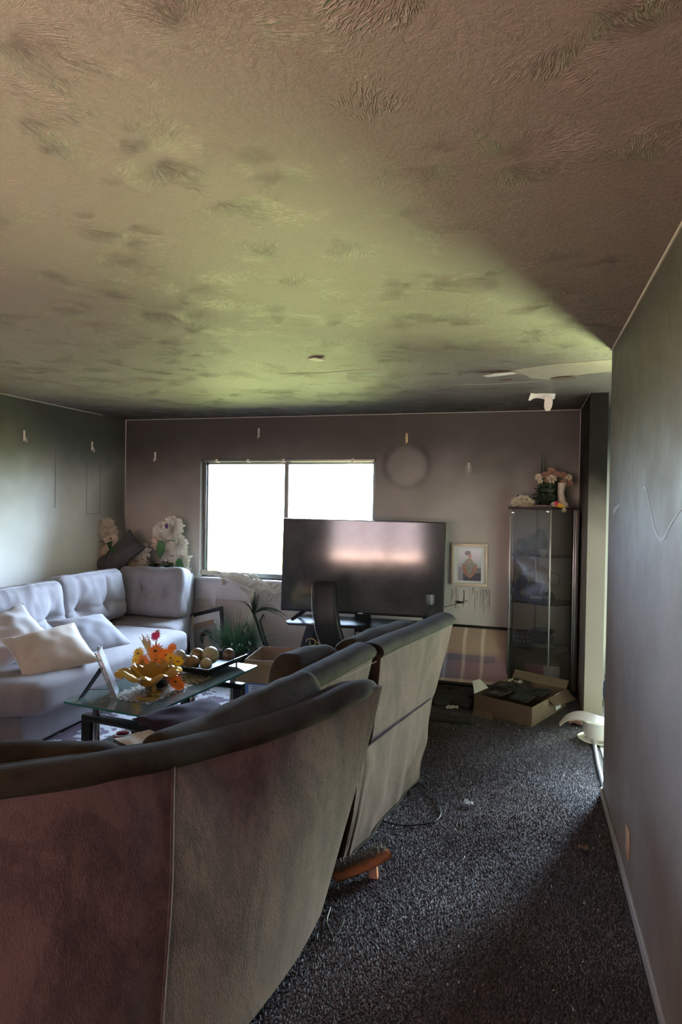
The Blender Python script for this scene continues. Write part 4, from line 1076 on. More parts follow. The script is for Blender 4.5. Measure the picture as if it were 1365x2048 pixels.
for i in range(44):
    a = rr.uniform(-.7, 1.4); l = rr.uniform(.18, .34); b0 = V((-2.50, 5.72, .50)); pts = []
    for k in range(7):
        t = k/6; pts.append(b0+V((sin(a)*l*t*1.0+.05*t, -.15*l*t*cos(i), l*(.75*t-1.0*t*t*abs(sin(a)))+.04*t)))
    ribbon(bm, pts, lambda t: .011*(1-t)+.002, .0008, V((.3, .6, .7)))
tag(obj('leaves', bm, M_dgreen, Pn2), kind='stuff')
obj('trunk', tube(B(), catmull([(-2.36, 5.80, 0), (-2.42, 5.76, .25), (-2.50, 5.72, .52)], 6), .012, 8), M_stem, Pn2)

# melted blind strips on the sill and hanging down
BL = empty('tangled_blind', (-2.75, BY-.03, .80)); tag(BL, 'tangled pale blind strips heaped on the sill and hanging to the plant', 'blind')
rr = random.Random(21)
for i in range(24):
    x0 = rr.uniform(-3.22, -2.75); x1 = rr.uniform(-2.6, -2.16); sag = rr.uniform(.0, .19)*(1 if i % 2 else .4); y0 = BY-.03-rr.random()*.05
    pts = [(x0, BY-.0-rr.random()*.04, .815+rr.random()*.035), (x0+.16, y0, .825+rr.random()*.03), ((x0+x1)/2+.08, y0-.03, .80-sag*.7), (x1-.1, y0-.035, .76-sag), (x1, y0-.01, .80-sag*.3)]
    obj('strip', ribbon(B(), catmull(pts, 6), rr.uniform(.010, .022), .0016, V((.1, rr.uniform(-.6, .6), 1))), M_blind, BL)
for i in range(13):
    x0 = -2.63+rr.uniform(-.06, .10); xm = -2.60+rr.uniform(-.03, .03); xe = -2.62+rr.uniform(-.07, .10)
    pts = [(x0, BY-.07, .78), (xm+.01, BY-.09, .68), (xm, BY-.10, .58), (xe*.5+xm*.5, BY-.12, .47), (xe, BY-.14-rr.random()*.05, .34-rr.random()*.05)]
    obj('strip', ribbon(B(), catmull(pts, 6), rr.uniform(.012, .022), .0016, V((1, rr.uniform(-.7, .7), .1))), M_blind, BL)
pts = [(-3.23, BY-.02, .86), (-3.15, BY-.03, .845), (-3.05, BY-.045, .85), (-2.98, BY-.06, .84)]
obj('strip', ribbon(B(), catmull(pts, 5), .05, .002, V((0, .3, 1))), M_blind, BL)
ribbon(bm := B(), catmull([(-3.06, BY-.03, .835), (-2.99, BY-.05, .88), (-2.955, BY-.06, .895)], 5), .014, .0016, V((0, 1, .3))); obj('strip', bm, M_blind, BL)

# television
TV = empty('television', (-1.39, 5.55, .52)); tag(TV, 'large black flat television with dusty screen standing before the window', 'television')
ty = rd(5.5); tl = rd(-1.9); tr_ = rd(.35)
Mt = Matrix.Translation((-1.392, 5.55, 1.018)) @ Matrix.Rotation(ty, 4, 'Z') @ Matrix.Rotation(tl, 4, 'X') @ Matrix.Rotation(tr_, 4, 'Y')
obj('cabinet', box(B(), -.73, .73, -.012, .035, -.418, .418, .006, M=Mt), M_black, TV)
obj('screen', box(B(), -.722, .722, -.0150, -.0115, -.398, .410, .0008, M=Mt), M_tv, TV, smooth=False)
obj('rear_housing', box(B(), -.45, .45, .035, .075, -.40, .12, .015, M=Mt), M_blackm, TV)
obj('logo', box(B(), -.022, .022, -.0155, -.012, -.412, -.402, M=Mt), M_wire, TV)
for sx_ in (-.53, .53):
    bm = B()
    for yy in (-.13, .13): ribbon(bm, [Mt @ V((sx_+.03, .01, -.40)), Mt @ V((sx_-.06 if sx_ < 0 else sx_+.06, yy, -.478))], .03, .018, V((1, 0, .2)))
    obj('foot', bm, M_black, TV)
# tv stand
TS = empty('tv_stand', (-1.4, 5.58, 0)); tag(TS, 'black glass television stand with curved legs and two tiers', 'tv stand')
top = [(-2.055, 5.42), (-1.99, 5.30), (-.82, 5.38), (-.74, 5.52), (-.76, 5.84), (-2.0, 5.80)]
obj('top_shelf', slab(rnd(top, .03), .508, .522), M_black, TS, smooth=False)
obj('middle_shelf', slab(rnd([(-1.9, 5.40), (-.90, 5.45), (-.88, 5.78), (-1.88, 5.76)], .03), .235, .247), M_black, TS, smooth=False)
obj('bottom_shelf', slab(rnd([(-2.0, 5.34), (-.80, 5.40), (-.78, 5.82), (-1.98, 5.80)], .03), .02, .034), M_black, TS, smooth=False)
for x, s in ((-1.86, 1), (-.93, -1)):
    for y in (5.44, 5.72):
        ribbon(bm := B(), catmull([(x+.05*s, y, .508), (x+.0*s, y, .36), (x-.03*s, y, .2), (x-.03*s, y, .0)], 6), .075, .03, V((1, 0, 0))); obj('leg', bm, M_black, TS)
    obj('cap', lathe(B(), [(0, .50), (.012, .50), (.012, .528), (0, .53)], 14, (x+.07*s, 5.40, 0)), M_chrome, TS)
obj('back_post', bx(-1.50, -1.36, 5.74, 5.80, .034, .80, .004), M_blackm, TS)
# ornaments on the stand
o = empty('gold_letter_ornament', (-1.78, 5.48, .249)); tag(o, 'curly gold metal letter ornament on the middle shelf of the stand', 'ornament')
def letter(pts, r=.007): obj('letter_stroke', tube(B(), catmull([(-1.86+x, 5.43, .255+z) for x, z in pts], 6), r, 8), M_gold, o)
letter([(.035, 0), (.035, .05), (.03, .10)]); letter([(.0, .085), (.01, .11), (.05, .12), (.085, .10), (.08, .065), (.045, .055)]); letter([(.05, .055), (.075, .03), (.10, .0)])
letter([(.10, .0), (.13, .05), (.17, .11)]); letter([(.10, .10), (.13, .06), (.165, .0)]); letter([(-.02, .11), (-.01, .125), (.005, .118), (.0, .10)], .005)
obj('ornament_base', bx(-1.88, -1.67, 5.40, 5.46, .248, .257, .002), M_gold, o)
for i, (x, w, h) in enumerate([(-1.62, .13, .15), (-1.36, .16, .19), (-1.14, .14, .16)]):
    Mq = basis((x, 5.50+.03*i, .2495), (1, .06, 0), (0, .28, .96)); rr_ = frame2('shelf_picture', ['small dark picture frame behind the gold letters', 'pale-edged picture frame beside the black chair back', 'small picture frame at the sofa end of the shelf'][i], 'picture frame', Mq, w, h, .014, .012, (M_blackm, M_frame, M_silver)[i], 'frames on the stand')
    obj('photo', box(B(), -w/2+.014, w/2-.014, .014, h-.014, .003, .005, M=Mq), simple('shelf_photo_%d' % i, (.25+.05*i, .22, .2), .35), rr_)
for i in range(3):
    o = obj('storage_box', bx(-1.75+.3*i, -1.5+.3*i, 5.45, 5.70, .0345, .12+.03*i, .006), (M_dwood, M_blackm, M_card)[i], loc=(-1.62+.3*i, 5.57, .034)); tag(o, ['dark wooden box', 'matt black box', 'small cardboard box'][i]+' on the bottom tier of the stand', 'box', 'boxes on the stand')
# glass cup trophy (ribbed silver cylinder on a stem) before the screen
mc = (-.768, 5.46, .523); o = empty('silver_candle_cup', mc); tag(o, 'ribbed silver glass cup on a beaded stem before the television', 'candle holder')
obj('cup', lathe(B(), [(0, .205), (.02, .205), (.034, .215), (.038, .24), (.038, .29), (.034, .302), (.02, .308), (0, .308)], 40, mc, lambda p, a, r, z: V((p.x*(1+.03*cos(20*a)), p.y*(1+.03*cos(20*a)), p.z))), simple('ribbed_silver', (.20, .20, .21), .35, .4), o)
obj('stem', lathe(B(), [(0, .01), (.012, .012), (.006, .05), (.012, .07), (.006, .09), (.006, .12), (.014, .135), (.006, .15), (.016, .175), (.008, .19), (.016, .205), (0, .206)], 18, mc), M_clear, o)
obj('foot', lathe(B(), [(0, 0), (.04, 0), (.038, .006), (.01, .014), (0, .014)], 28, mc), M_clear, o)

# black leather high-back chair in front of the television
CH = empty('black_leather_chair', (-1.45, 4.95, 0)); tag(CH, 'tall narrow black leather chair back standing before the television', 'chair')
def chairback():
    rings = []
    for k in range(26):
        t = k/25; z = .30+.655*t; cxx = -1.40-.145*t-.03*sin(pi*t); w = .098+.006*sin(pi*t); yy = 4.96-.09*sin(pi*t*.8)+.05*t; d = .035+.012*sin(pi*t)
        e = 1 if t < .93 else sqrt(max(.05, 1-((t-.93)/.075)**2)); ring = []
        for j in range(28):
            a = 2*pi*j/28; c, s = cos(a), sin(a)
            q = V((math.copysign(abs(c)**.45, c)*w*(.75+.25*e), math.copysign(abs(s)**.6, s)*d*e, 0)); crease = -.008*math.exp(-((q.x+.01)/.012)**2) if s < 0 else 0
            ring.append(V((cxx, yy, z+.008*c*(1-e)))+V((q.x, q.y-crease+.004*nz((q.x*30, z*12, 0), 1), 0)))
        rings.append(ring)
    return loft(B(), rings)
obj('backrest', chairback(), M_leather, CH, sharp=60)
obj('piping', tube(B(), [(-1.40-.145*t-.03*sin(pi*t)-.10, 4.925-.09*sin(pi*t*.8)+.05*t, .30+.62*t) for t in [k/20 for k in range(21)]], .003, 6), M_piping, CH)
obj('seat', softbox((.42, .42, .09), .035, 10, lambda p, U: p+V((-1.42, 5.12, .30+0*U.x))), M_leather, CH)
for x in (-1.6, -1.24):
    for y in (4.96, 5.28): obj('leg', loft(B(), [[V((x+a*w, y+b*w, z)) for a, b in ((-1, -1), (1, -1), (1, 1), (-1, 1))] for z, w in ((0, .014), (.28, .02))]), M_blackm, CH, smooth=False)

# portrait on the wall
def p2col(u, v):   # seated woman, head wrap, patterned blouse, hands in lap, sea behind
    x, y = (u-.5)*2, (v-.5)*2
    def el(cx, cy, rx, ry, t=0.):
        dx, dy = x-cx, y-cy; a = dx*cos(t)+dy*sin(t); b = -dx*sin(t)+dy*cos(t); return (a/rx)**2+(b/ry)**2 < 1
    sk = (.30, .13, .08)
    if el(-.16, .74, .26, .15, .15): return (.025, .02, .035)
    if el(.02, .58, .17, .15): return sk if x < .13 or y > .5 else (.42, .22, .15)
    if el(.0, .40, .10, .10): return sk
    if el(.05, -.70, .22, .12): return (.36, .17, .11)
    if el(-.40, -.32, .15, .46, .42) or el(.42, -.32, .14, .46, -.42):
        return sk if y < -.05 else ((.34, .33, .27) if mn.noise(V((x*14, y*14, 0))) > 0 else (.09, .10, .08))
    if el(-.02, -.12, .48, .50) and y > -.58: return (.34, .33, .27) if mn.noise(V((x*14, y*14, 0))) > 0 else (.09, .10, .08)
    if y < -.52 and x > -.55: return (.04, .04, .07)
    if x > .5 and y < -.2: return (.16, .15, .15)
    s = (y+1)/2; return (.42*s+.22, .48*s+.22, .62*s+.22) if y > -.15 else (.30, .30, .34)
Mw = basis((-.485, BY-.004, .842), (1, -.0, .012), (0, -.02, 1))
r = frame2('wall_portrait', 'gold framed photo of a seated woman in dark head wrap on the back wall', 'picture', basis((-.485, BY-.030, .845), (1, 0, .006), (0, .03, 1)), .325, .385, .022, .022, M_frame, mat_=M_wpaper)
Mr = basis((-.485, BY-.030, .845), (1, 0, .006), (0, .03, 1))
grid_print('portrait_photo', lambda u, v: Mr @ V((-.104+.208*u, .048+.29*v, .0062)), 70, 90, p2col, M_print, r)

# large framed print leaning on the wall beside the cabinet
Ml = basis((-.40, 5.66, .012), (1, -.03, 0), (0, .78, .98*0+1.0*.98))
Ml = basis((-.42, 5.67, .014), (1, -.03, 0), (0, .62, .80))
def p3col(u, v):
    a = mn.noise(V((u*3, v*2, 1)))*.6; st_ = max(0, sin(u*23+.8*a))**6*.5*(.4+.6*v) if u < .75 else 0  # pale streaks paint the glazing's reflections into the print
    def lp(p, q, t): t = max(0, min(1, t)); return tuple(p[k]*(1-t)+q[k]*t for k in range(3))
    c = lp((.34, .20, .24), (.56, .40, .30), (v-.40)*5+a)
    if v < .5: c = lp(c, (.20, .24, .42), (.45-u)*2.2+a); c = lp(c, (.13, .13, .22), .5 if .38 < v < .5 and u < .8 else 0)
    if v < .07: c = (.60, .45, .42)
    return tuple(min(.9, x+st_*.9) for x in c)
r = frame2('large_framed_print', 'large black-framed colourful print leaning on the wall left of the cabinet', 'picture', Ml, .64, .58, .022, .018, M_black)
grid_print('print', lambda u, v: Ml @ V((-.297+.594*u, .023+.534*v, .0062)), 64, 50, p3col, M_printg, r)

# ------------------------------------------------------------------ glass cabinet
KA = empty('glass_display_cabinet', (.14, 5.78, 0)); tag(KA, 'tall narrow glass display cabinet with dark wood top in the right corner', 'cabinet')
cp = [(-.125, 5.75), (.20, 5.56), (.392, 5.70), (.400, 5.985), (-.10, 5.985)]
cenc = V((.14, 5.80, 0))
def infl(pts, d): return [tuple((V((x, y, 0))+(V((x, y, 0))-cenc).normalized()*d)[:2]) for x, y in pts]
obj('top_board', slab(infl(cp, .018), 1.556, 1.578), M_dwood, KA, smooth=False)
obj('base_board', slab(infl(cp, .012), .0, .05), M_dwood, KA, smooth=False)
M_post = simple('cabinet_post', (.24, .235, .23), .3, .8)
for i, (x, y) in enumerate(cp): obj('post', bx(x-.007, x+.007, y-.007, y+.007, .05, 1.556, .002), M_post, KA)
obj('post', bx(.09, .104, 5.96, 5.974, .05, 1.556, .002), M_post, KA)
obj('side_panel', bx(.410, .430, 5.66, 5.985, .05, 1.556, .002), M_dwood, KA)
obj('door_jamb', bx(.398, .412, 5.66, 5.675, .05, 1.556, .002), M_post, KA)
for a, b in ((0, 1), (1, 2)):
    p, q = V((*cp[a], 0)), V((*cp[b], 0)); d = (q-p).normalized(); n = V((d.y, -d.x, 0))*.002; p = p+d*.008; q = q-d*.008
    bm = loft(B(), [[p-n+V((0, 0, z)), q-n+V((0, 0, z)), q+n+V((0, 0, z)), p+n+V((0, 0, z))] for z in (.055, 1.552)]); obj('glass_panel', bm, M_cglass, KA, smooth=False)
for z in (1.165, .765, .375): obj('shelf', slab(infl(cp, -.012), z-.005, z), M_edge if 0 else glass('shelf_glass_%d' % int(z*100), (.35, .36, .36), .03, 1.5, .1), KA, smooth=False)
obj('hinge', bx(-.115, -.095, 5.725, 5.738, 1.52, 1.535, .001), M_chrome, KA); obj('lock', bx(.165, .185, 5.567, 5.580, 1.535, 1.548, .001), M_chrome, KA)
# contents: each with a place on its shelf
def pot(name, label, cat, c, prof, mat, n=28, extra=None, group=None):
    r = obj(name, lathe(B(), prof, n, c), mat, loc=c); tag(r, label, cat, group)
    if extra: extra(r)
    return r
ov = [(0, 0), (.03, 0), (.045, .02), (.052, .06), (.045, .10), (.03, .13), (.033, .14), (.027, .14), (.025, .13), (.04, .1), (.045, .06), (.038, .02), (0, .008)]
pot('glass_vase', 'rounded dark glass vase at the left of the top cabinet shelf', 'vase', (-.03, 5.80, 1.167), ov, simple('smoky_silver', (.25, .25, .24), .15, .6), group='glassware in the cabinet')
pot('glass_vase', 'second dark glass vase beside the rounded one on the top shelf', 'vase', (.055, 5.86, 1.167), ov, simple('smoky_glassware', (.10, .11, .11), .12, .3), group='glassware in the cabinet')
pot('glass_vase', 'dark vase with a pale knob at the back of the top shelf', 'vase', (.13, 5.90, 1.167), [(r_*1.1, z*1.5) for r_, z in ov], simple('dark_vase', (.06, .07, .06), .3), group='glassware in the cabinet')
pot('cream_bowl', 'small cream patterned cup at the front of the top shelf', 'cup', (.15, 5.70, 1.167), [(0, 0), (.02, 0), (.034, .02), (.036, .045), (.03, .058), (.026, .055), (.03, .04), (.02, .012), (0, .01)], M_cream)
t = empty('blue_jug', (-.02, 5.80, .767)); tag(t, 'blue and white patterned jug on the second cabinet shelf', 'jug')
obj('body', lathe(B(), [(0, 0), (.05, 0), (.075, .04), (.08, .09), (.06, .15), (.035, .19), (.045, .225), (.04, .225), (.03, .19), (.05, .15), (.07, .09), (0, .02)], 32, (-.02, 5.80, .767)), M_cer, t)
obj('handle', tube(B(), catmull([(-.06, 5.78, .90), (-.105, 5.765, .88), (-.105, 5.765, .82), (-.075, 5.78, .80)], 6), .008, 8), M_cer, t)
obj('emblem', lathe(B(), [(0, 0), (.028, 0), (.028, .004), (0, .006)], 24, (0, 0, 0), M=Matrix.Translation((-.005, 5.722, .845)) @ Matrix.Rotation(rd(90), 4, 'X')), M_white, t)
t = empty('blue_carton', (.09, 5.80, .767)); tag(t, 'blue box with a white stripe standing on the second cabinet shelf', 'box')
obj('body', bx(.045, .17, 5.77, 5.86, .767, .93, .004), simple('blue_box_print', (.20, .27, .55), .45), t); obj('stripe', bx(.046, .169, 5.768, 5.7705, .79, .815), M_wpaper, t)
t = empty('silver_teapot', (.20, 5.72, .767)); tag(t, 'small shiny silver teapot with round handle behind the cabinet corner', 'teapot')
obj('body', lathe(B(), [(0, 0), (.03, 0), (.052, .03), (.055, .055), (.04, .085), (.012, .10), (.012, .115), (0, .118)], 28, (.20, 5.72, .767)), simple('polished_pewter', (.55, .56, .6), .15, .9), t)
obj('handle', tube(B(), [(.24+.045*cos(a/20*2*pi), 5.74, .97+.055*sin(a/20*2*pi)) for a in range(21)], .004, 8), M_chrome, t)
obj('spout', tube(B(), catmull([(.16, 5.70, .81), (.13, 5.69, .85), (.15, 5.69, .90)], 5), .008, 8), M_chrome, t)
pot('dotted_bowl', 'dark bowl with white dots on the third cabinet shelf', 'bowl', (.0, 5.80, .377), [(0, 0), (.05, 0), (.075, .03), (.082, .09), (.08, .125), (.074, .125), (.076, .09), (.06, .03), (0, .015)], M_dpot)
o = bpy.data.objects['dotted_bowl']; bm = B()
for i in range(14):
    a = -2.6+i*.23; z = .377+(.05 if i % 2 else .085); sphere(bm, (.0+.0805*cos(a), 5.80+.0805*sin(a), z), .007, 5, (1, 1, 1))
obj('dots', bm, M_wpaper, o)
for i in range(5):
    pot('stacked_plate', ['cream plate at the bottom of the stack beside the dotted bowl', 'second plate up in the cabinet plate stack', 'third plate up in the cabinet plate stack', 'fourth plate up, under the glass dish', 'topmost dark plate of the cabinet stack'][i], 'plate', (.16, 5.78, .377+i*.018), [(0, 0), (.05, 0), (.095, .014), (.096, .017), (.05, .006), (0, .006)], (M_cream, M_cream, M_dpot, M_dpot, M_dpot)[i], group='plates stacked in the cabinet')
pot('cut_glass_dish', 'cut glass dish on top of the stacked plates', 'dish', (.16, 5.78, .473), [(0, 0), (.04, 0), (.085, .03), (.10, .055), (.095, .056), (.08, .035), (.035, .006), (0, .006)], M_clear)
t = empty('pink_gift_box', (.10, 5.78, .051)); tag(t, 'pink and white carton at the bottom of the cabinet', 'box')
obj('body', bx(.02, .30, 5.70, 5.87, .051, .24, .004), M_paper, t); obj('pink_print', bx(.018, .17, 5.698, 5.71, .06, .235, .002), M_pink, t)
t = obj('dark_case', bx(-.06, .35, 5.88, 5.96, .051, .33, .006), M_blackm, loc=(.14, 5.92, .051)); tag(t, 'black case standing behind the pink carton in the cabinet', 'case')
# flowers on top of the cabinet
zt = 1.579
F = empty('dried_bouquet', (.20, 5.82, zt)); tag(F, 'large dusty bouquet of roses and dark leaves on the cabinet top', 'flowers')
rr = random.Random(31)
for i in range(110):
    a = rr.uniform(0, 2*pi); e = rr.uniform(-.5, 1.4); d = V((cos(a)*cos(e), sin(a)*cos(e), sin(e))); p = V((.19, 5.84, zt+.11))+V((d.x*.085, d.y*.07, d.z*.10))
    if p.x > .39: p.x = .39
    leaf(p, d+V((rr.uniform(-.5, .5), -.2, rr.uniform(-.4, .4))), .062, .042, M_dgreen if i % 3 else M_lgreen, F)
for i, (x, z, r, m_) in enumerate([(.10, 1.85, .028, M_pc), (.155, 1.87, .026, M_pd), (.205, 1.90, .032, M_pd), (.205, 1.835, .038, M_pc), (.25, 1.875, .026, M_pd), (.30, 1.87, .028, M_pd), (.345, 1.85, .026, M_pc), (.355, 1.80, .028, M_pd), (.115, 1.815, .02, M_pc), (.165, 1.82, .018, M_pd), (.315, 1.78, .022, M_pd)]):
    peony((x, 5.74, z-.015), r, (.05, -1, .3), m_, 90+i, layers=3, per=6, parent=F)
obj('foliage_core', sphere(B(), (.19, 5.84, zt+.13), .085, 14, (1, .8, 1.15), fn=lambda p: p*(1+.35*nz(p*40, 1))), M_dgreen, F)
for dx in (0, .02): stem([(.13+dx, 5.84, zt+.02), (.13+dx, 5.84, zt+.25), (.128+dx*1.3, 5.84, zt+.46-dx)], .005, M_dgreen, F)
obj('lattice_panel', tube(B(), [(.125, 5.85, zt+.02), (.125, 5.85, zt+.42)], .004, 6), M_stem, F)
V1 = empty('white_vase', (.31, 5.72, zt)); tag(V1, 'tapering cream vase standing at the right of the cabinet top', 'vase')
obj('body', lathe(B(), [(0, 0), (.038, 0), (.040, .01), (.030, .06), (.026, .12), (.032, .19), (.036, .205), (.030, .205), (.022, .12), (0, .02)], 26, (.31, 5.70, zt), lambda p, a, r, z: V((p.x-.03*sin(z*12)+.0, p.y, p.z))), simple('vase_cream', (.55, .44, .36), .4), V1)
peony((.30, 5.70, zt+.215), .025, (0, -1, .5), M_pd, 120, layers=3, per=6, parent=V1)
t = empty('small_posy', (.29, 5.60, zt)); tag(t, 'small red and yellow posy drooping over the front of the cabinet top', 'flowers')
for i, (x, z, m_) in enumerate([(.22, .025, M_pc), (.24, .03, M_pm), (.262, .018, M_py), (.285, .01, M_py), (.30, -.018, M_pc), (.31, .03, M_pc)]): peony((x, 5.605+.0*i, zt+z), .02, (0, -1, .4), m_, 130+i, layers=3, per=5, parent=t)
t = empty('white_silk_roses', (-.03, 5.74, zt)); tag(t, 'cluster of white silk roses with violet ribbon at the left of the cabinet top', 'flowers')
for i, (x, z, r, m_) in enumerate([(-.085, .04, .036, M_pc), (-.045, .065, .038, M_pc), (.0, .068, .032, M_pc), (-.015, .03, .038, M_pc), (.03, .035, .040, M_pc)]): peony((x, 5.72, zt+z), r, (0, -1, .5), m_, 140+i, layers=4, per=7, parent=t)
obj('ribbon', softbox((.07, .04, .06), .012, 6, lambda p, U: p+V((-.065, 5.745, zt+.031))+V((0, 0, .006*sin(p.x*90)))), M_pv, t); obj('ribbon_bow', softbox((.03, .03, .05), .012, 5, lambda p, U: p+V((-.063, 5.745, zt+.075))), M_pv, t)
obj('tray_stand', bx(.05, .27, 5.66, 5.70, zt, zt+.016, .003), simple('greyish_board', (.2, .16, .14), .6), t)

# ------------------------------------------------------------------ boxes
def panel(a, b, h, th, lean=0): return None
def wallp(p, q, z0, z1, th=.005):
    p, q = V((*p, 0)), V((*q, 0)); d = (q-p).normalized(); n = V((d.y, -d.x, 0))*th/2
    return loft(B(), [[p-n+V((0, 0, z)), q-n+V((0, 0, z)), q+n+V((0, 0, z)), p+n+V((0, 0, z))] for z in (z0, z1)])
def flapq(p, q, z, out, drop, th=.004, shrink=.0):
    p, q = V((*p, z)), V((*q, z)); e = V((*out, -drop)); return quadslab(p, q, q+e, p+e, th)
X = empty('open_cardboard_box', (-1.83, 4.66, 0)); tag(X, 'open cardboard box with blue lower half and white label behind the coffee table', 'cardboard box')
bxp = [(-1.995, 4.42), (-1.585, 4.48), (-1.68, 4.92), (-2.05, 4.88)]
for i in range(4):
    obj('side', wallp(bxp[i], bxp[(i+1) % 4], .23, .405), M_card, X, smooth=False); obj('blue_side', wallp(bxp[i], bxp[(i+1) % 4], .0, .23, .0052), M_blue, X, smooth=False)
obj('bottom', slab(bxp, .001, .006), M_card, X, smooth=False)
obj('flap', quadslab((-1.995, 4.42, .405), (-1.585, 4.48, .405), (-1.60, 4.375, .26), (-2.045, 4.31, .26), .004), M_card, X, smooth=False)
obj('flap', quadslab((-1.585, 4.48, .405), (-1.68, 4.92, .405), (-1.60, 4.93, .33), (-1.50, 4.46, .33), .004), M_card, X, smooth=False)
def labcol(u, v):
    row = int(v*22)
    if row % 2 == 0 and .06 < u < .94-.25*((row*7) % 5)/5 and mn.noise(V((u*60, row, 0))) > -.28: return (.35, .42, .62)
    return (.80, .84, .92)
n_ = (V((-1.585, 4.48, 0))-V((-1.995, 4.42, 0))).normalized(); pL = V((-1.995, 4.42, 0))+V((n_.y, -n_.x, 0))*.0045
grid_print('label_sheet', lambda u, v: pL+n_*(.03+.34*u)+V((0, 0, .04+.18*v)), 60, 44, labcol, M_print, X)

# low box on the floor full of dark picture frames
Y = empty('low_cardboard_box', (.0, 5.2, 0)); tag(Y, 'low open carton of dark frames on the carpet before the cabinet', 'cardboard box')
q4 = [(.075, 4.815), (.325, 5.42), (-.10, 5.62), (-.345, 5.0)]
q4 = [(.070, 4.80), (.335, 5.38), (-.085, 5.555), (-.352, 5.0)]
for i in range(4): obj('side', wallp(q4[i], q4[(i+1) % 4], .0, .145), (M_cardl if i == 0 else M_cards), Y, smooth=False)
obj('bottom', slab(q4, .001, .006), M_cards, Y, smooth=False)
obj('flap', quadslab((.335, 5.38, .145), (-.085, 5.555, .145), (-.06, 5.65, .20), (.36, 5.46, .19), .004), M_cardl, Y, smooth=False)
obj('flap', quadslab((.335, 5.38, .145), (.19, 5.06, .145), (.235, 5.05, .09), (.41, 5.40, .06), .004), M_cards, Y, smooth=False)
obj('flap', quadslab((-.352, 5.0, .145), (-.26, 5.2, .145), (-.33, 5.26, .19), (-.38, 5.18, .19), .004), M_paper, Y, smooth=False)
obj('flap', quadslab((-.352, 5.0, .035), (-.20, 4.93, .035), (-.21, 4.86, .004), (-.36, 4.92, .004), .003), M_cards, Y, smooth=False)
obj('label', quadslab((.243, 5.165, .148), (.285, 5.26, .148), (.292, 5.257, .03), (.25, 5.162, .03), .001), M_wpaper, Y, smooth=False)
bm = B(); rr = random.Random(2)
for k in range(5):      # illegible dark scrawl on the back flap
    x = .02+k*.045; y = 5.545-.42*(x+.02); tube(bm, catmull([(x, y+.02, .162), (x+.012, y+.045, .178), (x+.024, y+.018, .160), (x+.036, y+.03, .168)], 4), .0025, 5)
tag(obj('scrawl', bm, M_blackm, Y), kind='stuff')
e1 = V((.42, .908, 0)).normalized(); e2 = V((-.908, .42, 0)).normalized(); oc = V((.06, 4.84, 0))
lbs = ['dark frame at the near corner of the low carton', 'dark frame at the left of the low carton', 'dark frame at the middle of the low carton', 'dark frame at the right of the low carton', 'dark frame at the back of the low carton', 'dark frame tucked at the back left of the low carton', 'dark frame lying lowest in the low carton']
M_fg = simple('sooty_glass', (.05, .055, .055), .25)
for i, (a, b, z, rz, tx) in enumerate([(.14, .13, .125, .1, .05), (.11, .31, .130, -.12, -.06), (.30, .22, .135, .05, .08), (.36, .10, .115, -.05, -.1), (.48, .30, .13, .2, .1), (.30, .37, .14, .0, -.12), (.45, .12, .10, .3, 0.0)]):
    c = oc+e1*a+e2*b+V((0, 0, z+.018)); M = Matrix.Translation(c) @ Matrix.Rotation(atan2(e1.y, e1.x)+rz, 4, 'Z') @ Matrix.Rotation(tx, 4, 'X') @ Matrix.Translation((0, -.07, 0))
    r = frame2('sooty_picture', lbs[i], 'picture frame', M, .17, .14, .018, .012, M_blackm, 'dark frames in the low carton')
    obj('glazing', box(B(), -.067, .067, .018, .122, .004, .006, M=M), M_fg, r)
def crumple(c, w, h, seed, name, label, mat, z=.0):
    bm = B(); g = {}; rr = random.Random(seed)
    for i in range(7):
        for j in range(7): g[i, j] = bm.verts.new(V(c)+V(((i/6-.5)*w+rr.uniform(-.1, .1)*w*.5, (j/6-.5)*h+rr.uniform(-.1, .1)*h*.5, .004+abs(nz((i*.7, j*.7, seed), 1))*.03)))
    for i in range(6):
        for j in range(6): bm.faces.new((g[i, j], g[i+1, j], g[i+1, j+1], g[i, j+1]))
    bmesh.ops.solidify(bm, geom=bm.faces[:], thickness=.0015)
    return tag(obj(name, bm, mat, loc=c, smooth=False), label, 'paper scrap')
crumple((-.06, 5.42, .150), .12, .07, 1, 'torn_paper', 'torn cream paper lying on the frames in the carton', M_peel)
crumple((-.13, 5.36, .150), .05, .04, 5, 'torn_paper', 'small torn scrap left of the larger paper in the carton', M_straw)
crumple((-.52, 5.04, .004), .09, .07, 2, 'torn_paper', 'cream paper scrap on the floor left of the low carton', M_paper)
crumple((-.26, 3.43, .012), .05, .03, 3, 'torn_paper', 'tiny pale scrap on the carpet near the sofa end', M_wpaper)
crumple((.285, 3.14, .012), .045, .03, 4, 'torn_paper', 'tiny tan scrap in the shadow beside the right wall', M_card)
# charred pieces on the floor
def debris(c, w, d, h, seed, label, rz=0):
    def f(p, U):
        p = p*(1+.5*nz(p*9, 1, seed))+V((0, 0, .25*h*nz(p*30, 1, seed))); p.z = max(p.z, -h/2); return p
    return tag(obj('charred_debris', softbox((w, d, h), .5, 12, f, M=Matrix.Translation((c[0], c[1], h/2+.001)) @ Matrix.Rotation(rz, 4, 'Z')), M_debris, loc=(c[0], c[1], 0)), label, 'debris')
debris((-.56, 5.22), .40, .30, .045, 1, 'flat charred bundle on the floor beside the low carton'); debris((-.50, 4.74), .30, .09, .04, 2, 'narrow charred strip on the carpet left of the low carton')
debris((-.72, 5.45), .24, .22, .05, 4, 'dark charred lump under the leaning print')

